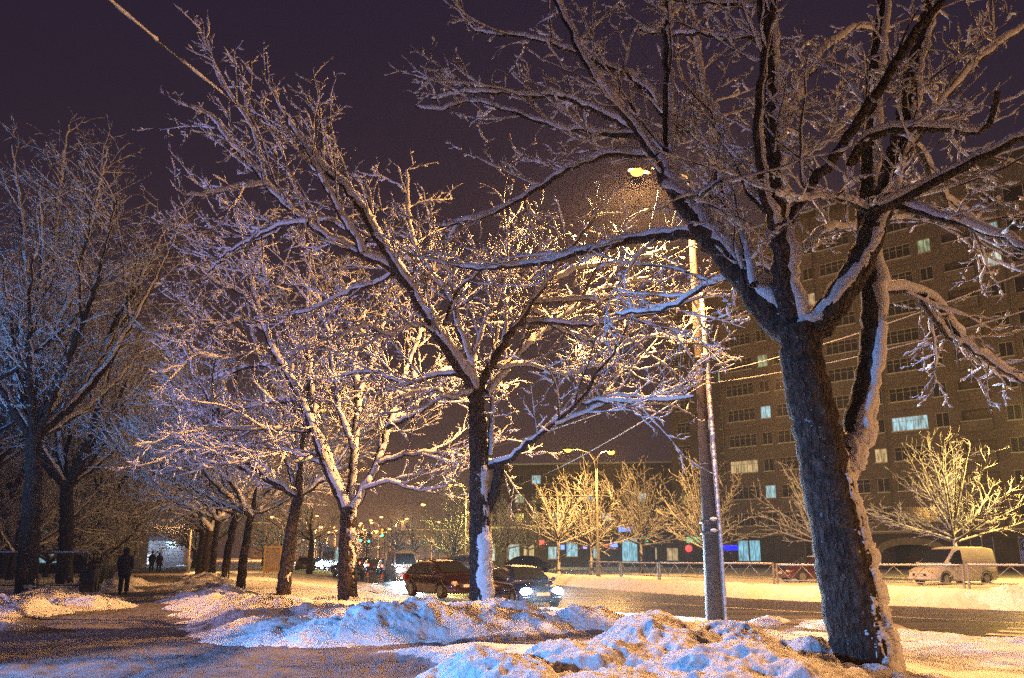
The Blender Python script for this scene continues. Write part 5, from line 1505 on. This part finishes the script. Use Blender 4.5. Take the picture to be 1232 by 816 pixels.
class Facade:
    """a wall with real openings; local x along it, outside towards -y"""
    def __init__(self, root, x0, x1, z0, z1, y=0.0, depth=12.0, mats=('brick',), name='wall'):
        self.root, self.x0, self.x1, self.z0, self.z1, self.y, self.depth, self.mats, self.name = root, x0, x1, z0, z1, y, depth, mats, name
        self.holes = []; self.bands = []

    def hole(self, x, z, w, h, nm=2, pane='dark_glass', win=True, dep=0.2, spandrel=False):
        self.holes.append((x - w / 2, x + w / 2, z, z + h, nm, pane, win, dep, spandrel))

    def build(self, limit=100):
        xs = sorted({self.x0, self.x1} | {round(h[0], 3) for h in self.holes} | {round(h[1], 3) for h in self.holes})
        zs = sorted({self.z0, self.z1} | {round(h[2], 3) for h in self.holes} | {round(h[3], 3) for h in self.holes} | {round(b[0], 3) for b in self.bands} | {round(b[1], 3) for b in self.bands})
        mb = MB(); y = self.y
        for i in range(len(xs) - 1):
            for k in range(len(zs) - 1):
                xm, zm = (xs[i] + xs[i + 1]) / 2, (zs[k] + zs[k + 1]) / 2
                if any(h[0] < xm < h[1] and h[2] < zm < h[3] for h in self.holes): continue
                m = 0
                for b0, b1, bm in self.bands:
                    if b0 < zm < b1: m = bm
                if any(h[8] and h[0] < xm < h[1] and h[2] - 1.0 < zm < h[2] for h in self.holes): m = 1
                mb.poly([(xs[i], y, zs[k]), (xs[i + 1], y, zs[k]), (xs[i + 1], y, zs[k + 1]), (xs[i], y, zs[k + 1])], m)
        for a, b_, c, d_, nm, pane, win, dep, sp in self.holes:
            e = y + dep + (0 if win else 0)
            for q in (((a, y, c), (a, e, c), (a, e, d_), (a, y, d_)), ((b_, y, c), (b_, y, d_), (b_, e, d_), (b_, e, c)), ((a, y, c), (b_, y, c), (b_, e, c), (a, e, c)), ((a, y, d_), (a, e, d_), (b_, e, d_), (b_, y, d_))):
                mb.poly(q)
            if not win: mb.poly([(a, e, c), (b_, e, c), (b_, e, d_), (a, e, d_)], 0 if dep < 2 else len(self.mats) - 1)  # deep recess closed by a dark sheet in place of its shade
        D = self.depth
        mb.poly([(self.x0, y, self.z0), (self.x0, y, self.z1), (self.x0, y + D, self.z1), (self.x0, y + D, self.z0)])
        mb.poly([(self.x1, y, self.z0), (self.x1, y + D, self.z0), (self.x1, y + D, self.z1), (self.x1, y, self.z1)])
        mb.poly([(self.x0, y + D, self.z0), (self.x0, y + D, self.z1), (self.x1, y + D, self.z1), (self.x1, y + D, self.z0)])
        mb.build(self.name, [M[k] for k in self.mats], self.root)
        rest = []
        for i, (a, b_, c, d_, nm, pane, win, dep, sp) in enumerate(h for h in self.holes if h[6]):
            A, B_ = window_mesh(b_ - a, d_ - c, nm, pane)
            if i < limit:
                o = bpy.data.objects.new('window', A); COL.objects.link(o); o.parent = self.root; o.location = ((a + b_) / 2, y + dep - .02, c)
                f = bpy.data.objects.new('frame', B_); COL.objects.link(f); f.parent = o
            else: rest.append((a, b_, c, d_, pane, dep))
        if rest:
            mb = MB()
            for a, b_, c, d_, pane, dep in rest:
                mb.poly([(a, y + dep - .02, c), (b_, y + dep - .02, c), (b_, y + dep - .02, d_), (a, y + dep - .02, d_)])
                for x in np.linspace(a + .04, b_ - .04, 3): mb.box(x - .03, y + dep - .07, c, x + .03, y + dep - .03, d_, 1)
            tag(mb.build('windows', [M['dark_glass'], M['frame']], self.root), kind='stuff')

    def roof(self, mt='plinth', over=0.3, snow=True):
        mb = MB(); mb.box(self.x0 - over, self.y - over, self.z1 + .003, self.x1 + over, self.y + self.depth + over, self.z1 + .6); r_ = mb.build('roof', M[mt], self.root)
        if snow:
            mb = MB(); mb.box(self.x0 - over + .02, self.y - over + .02, self.z1 + .603, self.x1 + over - .02, self.y + self.depth, self.z1 + .85); mb.build('roof_snow', M['twig_snow'], r_)


LITP = ['lit_cool', 'lit_white', 'lit_warm', 'lit_green']
# --- the tall apartment block on the right
o0 = P(950, 660, 89)
ap = thing('apartment_building', (o0.x, 89, -.2), R(-43), 'tall brown apartment block with a stone arch, behind the trees on the right', 'building')
fl = Facade(ap, -7.4, 30, 0, 40.4, 0, 14, ('brick', 'panel', 'plinth', 'dark_glass'))
fl.bands = [(0, 3.9, 2)]
lits = {(1, 3): 'lit_cool', (3, 4): 'lit_cool', (0, 2): 'lit_white', (2, 1): 'lit_warm', (0, 5): 'lit_green', (4, 9): 'lit_white', (5, 10): 'lit_cool', (4, 10): 'lit_white', (1, 6): 'lit_white', (3, 8): 'lit_green', (5, 9): 'lit_warm'}
for f in range(11):
    z = 4.1 + 3.1 * f + .9
    for k in range(6):
        xb = -4.9 + 6.2 * k
        if k == 4:          # open loggias
            fl.hole(xb, z - .75, 2.7, 2.2, 2, 'dark_glass', False, 1.0)
        else:
            fl.hole(xb, z, 3.5, 1.5, 5, 'lit_cool' if (k, f) == (3, 3) else ('lit_warm' if (k, f) in ((0, 2),) else 'dark_glass'), True, .15, True)
        pane = {(0, 4): 'lit_cool', (0, 6): 'lit_green', (1, 1): 'lit_white', (0, 1): 'lit_cool', (2, 2): 'lit_warm', (3, 1): 'lit_warm', (4, 9): 'lit_cool', (4, 8): 'lit_white', (3, 9): 'lit_green', (3, 7): 'lit_white', (2, 5): 'lit_cool', (1, 8): 'lit_warm'}.get((k, f), 'dark_glass')
        fl.hole(xb + 3.1, z, 1.25, 1.5, 2, pane, True, .15)
fl.holes.sort(key=lambda h: (h[2] > 36, h[0] > 24, h[2]))
fl.hole(12.6, 0.02, 5.4, 3.05, 1, 'dark_glass', False, 4.0)
for x, w, pane in ((-5.6, 1.35, 'shop_cyan'), (-4.15, 1.35, 'shop_cyan'), (2.5, 1.6, 'dark_glass'), (6.0, 1.6, 'dark_glass'), (19, 2.0, 'dark_glass'), (23, 2.0, 'dark_glass')):
    fl.hole(x, 1.0, w, 2.4, 2, pane, True, .12)
fl.holes = [h for h in fl.holes if h[5] != 'dark_glass' or not h[6]] + [h for h in fl.holes if h[5] == 'dark_glass' and h[6]]
fl.build(100); fl.roof()
for f in range(11):
    z = 4.1 + 3.1 * f + .15; xb = -4.9 + 6.2 * 4
    mb = MB(); mb.box(xb - 1.34, -.55, z, xb + 1.34, -.47, z + 1.0); mb.box(xb - 1.34, -.468, z, xb - 1.26, -.003, z + 1.0); mb.box(xb + 1.26, -.468, z, xb + 1.34, -.003, z + 1.0); mb.box(xb - 1.25, -.468, z, xb + 1.25, -.003, z + .1)
    bl = mb.build('balcony', M['panel'], ap)
    mb = MB(); mb.box(xb - 1.36, -.57, z + 1.003, xb + 1.36, -.45, z + 1.07); mb.build('balcony_snow', M['twig_snow'], bl)
for x in (-6.9, 5.5, 11.7, 24.2, 29.4):
    mb = MB(); mb.tube([(x - .4, -.1, 4.2), (x - .4, -.1, 40.3)], .07, 6); mb.build('downpipe', M['steel'], ap)
for f in range(1, 11):
    mb = MB(); mb.box(-7.38, -.035, 4.1 + 3.1 * f - .05, 19.0 - 1.7, -.003, 4.1 + 3.1 * f + .05); mb.build('string_course', M['panel'], ap)
mb = MB(); mb.box(-7.4, -.25, 3.85, 30, -.003, 4.05); lg = mb.build('ledge', M['stone'], ap)
mb = MB(); mb.box(-7.38, -.24, 4.053, 29.98, -.02, 4.15); mb.build('ledge_snow', M['twig_snow'], lg)


def arch(root, xc):
    n = 16; mb = MB(); inner = [(xc + 2.7 * math.cos(math.pi - math.pi * i / n) * 1.0, 1.9 + .85 * math.sin(math.pi * i / n)) for i in range(n + 1)]
    outer = [(xc + 3.3 * math.cos(math.pi - math.pi * i / n), 2.15 + 1.25 * math.sin(math.pi * i / n) + .05) for i in range(n + 1)]
    for i in range(n):
        q = [inner[i], inner[i + 1], outer[i + 1], outer[i]]
        f = [(x, -.14 if i % 2 else -.10, z) for x, z in q]; b_ = [(x, -.003, z) for x, z in q]
        mb.loft([f, b_], 0, True, True, False)
    mb.build('arch_stones', M['stone'], root)
    mb = MB()
    for i in range(n):
        mb.poly([(inner[i][0], .05, inner[i][1]), (inner[i + 1][0], .05, inner[i + 1][1]), (inner[i + 1][0], .05, 3.06), (inner[i][0], .05, 3.06)])
    mb.build('arch_spandrel', M['plinth'], root)
    mb = MB()
    for sx in (-1, 1): mb.box(xc + sx * 3.0 - .28, -.12, 0, xc + sx * 3.0 + .28, -.004, 1.95)
    mb.build('arch_pier', M['plinth'], root)


arch(ap, 12.6)
mb = MB(); mb.box(-8.6, -.3, 2.5, -6.9, -.02, 3.3); mb.build('shop_sign', mat('shop_board', (0.2, .17, .12), .6), ap)
# recessed wing on its left
wg = Facade(ap, -17.8, -7.42, 0, 37.2, 5.0, 9, ('dark_panel', 'panel', 'plinth', 'dark_glass'), 'wing_wall')
for f in range(11):
    z = 1.2 + 3.1 * f + .9
    for k in range(3):
        wg.hole(-15.8 + 3.2 * k, z, 1.9, 1.5, 3, {(1, 4): 'lit_white', (1, 5): 'lit_cool', (2, 7): 'lit_green'}.get((k, f), 'dark_glass'), True, .15)
wg.build(40); wg.roof()

# --- dark long block in the middle distance
mid = thing('apartment_building', (PX(592, 128), 128, -.3), R(-8), 'long dark five-storey block with few lit windows behind the yellow trees', 'building')
fm_ = Facade(mid, 0, 31, 0, 15.6, 0, 12, ('dark_panel', 'panel', 'plinth', 'dark_glass'))
for f in range(5):
    for k in range(11):
        fm_.hole(1.6 + 2.8 * k, .9 + 3.05 * f, 1.5, 1.45, 2, {(2, 4): 'lit_cool', (1, 3): 'lit_green', (5, 3): 'lit_cool', (6, 2): 'lit_white', (3, 2): 'lit_green', (8, 3): 'lit_white', (9, 1): 'lit_warm'}.get((k, f), 'dark_glass'), True, .15)
fm_.build(); fm_.roof()

# --- low row of lit shops in front of it
sh = thing('shop_row', (PX(566, 104), 104, -.1), R(-5), 'low row of shops with cyan lit fronts and coloured signs across the road', 'shops')
fs = Facade(sh, 0, 26, 0, 4.4, 0, 8, ('plinth', 'panel', 'plinth', 'dark_glass'))
for x, w, z, h, pane in ((2.2, 2.0, .9, 2.2, 'shop_white'), (5.6, 1.6, 1.0, 2.0, 'lit_cool'), (7.6, 1.4, 1.0, 2.0, 'lit_warm'), (10.8, 1.4, 1.1, 1.6, 'lit_cool'), (13.2, 1.5, 1.4, 1.9, 'shop_cyan'), (16.2, 1.2, 1.2, 1.4, 'lit_cool'), (20.6, 2.0, .8, 2.9, 'shop_cyan'), (24.4, 1.2, 1.0, 1.6, 'lit_warm')):
    fs.hole(x, z, w, h, 2, pane, True, .15)
fs.build(); fs.roof('plinth', .2)
for x, z, w, h, m_ in ((9.3, 2.9, .7, .6, 'sign_red'), (14.9, 2.4, .5, .5, 'sign_violet'), (17.6, 2.7, .5, .3, 'sign_red'), (18.6, 2.6, .9, .6, 'sign_blue'), (20.2, 4.55, 1.9, .6, 'sign_blue'), (22.6, 3.3, .7, .7, 'sign_green'), (12.0, 2.3, .5, .6, 'sign_blue')):
    mb = MB(); mb.box(x - w / 2, -.22, z, x + w / 2, -.02, z + h); mb.build('sign', M[m_], sh, .03)
# --- a corner shop with green and red signs right of it
ks = thing('kiosk', (PX(836, 98), 98, 0), R(-12), 'small shop with a green sign over a round red one, left of the mast', 'kiosk')
fk = Facade(ks, -4.5, 5, 0, 4.2, 0, 5, ('plinth', 'panel', 'plinth', 'dark_glass'))
fk.hole(-2.6, .8, 1.4, 1.6, 2, 'lit_warm'); fk.hole(2.2, .8, 1.2, 1.8, 2, 'lit_cool'); fk.build(); fk.roof('plinth', .2)
mb = MB(); mb.box(-.8, -.3, 3.0, 1.4, -.02, 3.7); mb.build('sign', M['sign_green'], ks, .05)
mb = MB(); mb.lathe([(.02, -.3), (.42, -.28), (.42, -.02), (.02, -.01)], (-.6, 0, 2.3), 16, 0, 'y'); mb.build('sign', M['sign_red'], ks)

# --- left side: a small lit shop, a kiosk
s2_ = thing('shop', (PX(50, 58), 58, 0), R(4), 'small shop with a green strip and red panel glowing at the left edge', 'shop')
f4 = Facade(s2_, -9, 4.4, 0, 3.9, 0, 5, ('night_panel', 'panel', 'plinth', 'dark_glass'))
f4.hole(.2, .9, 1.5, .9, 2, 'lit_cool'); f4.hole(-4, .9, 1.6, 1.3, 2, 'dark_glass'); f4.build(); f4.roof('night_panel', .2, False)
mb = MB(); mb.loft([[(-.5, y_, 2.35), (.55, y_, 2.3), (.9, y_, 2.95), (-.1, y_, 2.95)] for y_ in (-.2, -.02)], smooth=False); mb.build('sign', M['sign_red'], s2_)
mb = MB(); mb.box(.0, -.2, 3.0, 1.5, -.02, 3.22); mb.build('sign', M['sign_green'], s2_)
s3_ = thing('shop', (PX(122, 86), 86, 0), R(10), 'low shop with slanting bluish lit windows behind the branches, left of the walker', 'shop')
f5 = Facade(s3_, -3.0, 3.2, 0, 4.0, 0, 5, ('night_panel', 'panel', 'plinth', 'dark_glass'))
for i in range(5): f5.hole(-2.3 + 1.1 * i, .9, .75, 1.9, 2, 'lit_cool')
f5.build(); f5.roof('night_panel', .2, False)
mb = MB(); mb.box(2.2, -.25, 2.95, 3.1, -.02, 3.5); mb.build('sign', M['sign_violet'], s3_, .03)
k2 = thing('kiosk', (PX(172, 108), 108, 0), R(12), 'far kiosk with a glowing bluish-white counter strip at the end of the path', 'kiosk')
f6 = Facade(k2, -2.4, 5.0, 0, 3.4, 0, 3, ('panel', 'panel', 'plinth', 'dark_glass'))
f6.hole(-.4, .25, 2.6, .9, 3, 'sign_white'); f6.build(); f6.roof('night_panel', .2, False)
mb = MB(); mb.box(-1.6, -.2, 1.35, 1.0, -.02, 1.6); mb.build('sign', M['sign_white'], k2)
mb = MB(); mb.box(2.6, -.25, 2.5, 3.9, -.02, 3.3); mb.build('sign', M['shop_cyan'], k2)
for x in (-.6, 3.4):  # added lamps without fixtures, brightening the front behind the two walkers
    l = bpy.data.lights.new('kiosk_fill', 'POINT'); l.energy = 320; l.color = (.5, .72, 1.0); l.shadow_soft_size = .15
    o = bpy.data.objects.new('kiosk_fill', l); COL.objects.link(o); o.parent = k2; o.location = (x, -1.6, 2.9)

# --- far blocks closing the street
for (u0, u1, Yb, H, lab) in ((482, 560, 260, 9, 'far low hazy block beyond the white van'),
                             (300, 346, 280, 12, 'far hazy block behind the distant swarm of lamps, left end'), (560, 640, 230, 16, 'far hazy block above the dark hatchback, behind the middle tree trunk')):
    xa, xb = PX(u0, Yb), PX(u1, Yb)
    fb = thing('apartment_building', (xa, Yb, 0), 0, lab, 'building', 'far blocks')
    ff = Facade(fb, 0, xb - xa, 0, H, 0, 12, ('dark_panel', 'panel', 'plinth', 'dark_glass'))
    for f in range(int(H / 4)):
        for k in range(int((xb - xa) / 4)):
            ff.hole(2 + 4 * k, 1.2 + 3.6 * f, 1.8, 1.6, 2, rnd.choice(['dark_glass'] * 7 + ['lit_warm', 'lit_white']), True, .15)
    ff.build(60); ff.roof()

# ------------------------------------------------------------------ frosty air
mb = MB(); mb.box(-560, -40, -8, 560, 760, 75)
hz_m = bpy.data.materials.new('frosty_air'); hz_m.use_nodes = True
nt = hz_m.node_tree; nt.nodes.remove(nt.nodes['Principled BSDF'])
pv_ = nt.nodes.new('ShaderNodeVolumePrincipled'); pv_.inputs['Color'].default_value = (0.8, 0.82, 0.86, 1); pv_.inputs['Density'].default_value = 0.0006; pv_.inputs['Anisotropy'].default_value = 0.3
nt.links.new(pv_.outputs[0], nt.nodes['Material Output'].inputs['Volume'])
hz_m.cycles.volume_sampling = 'EQUIANGULAR'
if HAZE: tag(mb.build('haze', hz_m), kind='stuff')

# ------------------------------------------------------------------ night sky, render settings
w = bpy.data.worlds.new('World'); S.world = w; w.use_nodes = True
nt = w.node_tree; bg = nt.nodes['Background']
tc = nt.nodes.new('ShaderNodeTexCoord'); sx = nt.nodes.new('ShaderNodeSeparateXYZ'); nt.links.new(tc.outputs['Generated'], sx.inputs[0])
rp = nt.nodes.new('ShaderNodeValToRGB'); e = rp.color_ramp.elements
e[0].position = 0.0; e[0].color = (0.048, 0.027, 0.038, 1)
e[1].position = 0.7; e[1].color = (0.019, 0.0125, 0.036, 1)
q = rp.color_ramp.elements.new(0.25); q.color = (0.029, 0.019, 0.034, 1)
nt.links.new(sx.outputs['Z'], rp.inputs['Fac'])
nt.links.new(rp.outputs['Color'], bg.inputs['Color'])
bg.inputs['Strength'].default_value = 0.66

S.view_settings.view_transform = 'Standard'
S.view_settings.look = 'None'
S.view_settings.exposure = 0.32
S.view_settings.gamma = 1.0
S.view_settings.use_curve_mapping = False
S.cycles.use_denoising = False
S.cycles.denoiser = 'OPENIMAGEDENOISE'
S.cycles.max_bounces = 5
S.cycles.diffuse_bounces = 2
S.cycles.glossy_bounces = 2
S.cycles.transparent_max_bounces = 4
S.cycles.caustics_reflective = False
S.cycles.caustics_refractive = False
S.cycles.use_light_tree = True
S.cycles.use_adaptive_sampling = False
S.cycles.sample_clamp_indirect = 1.5
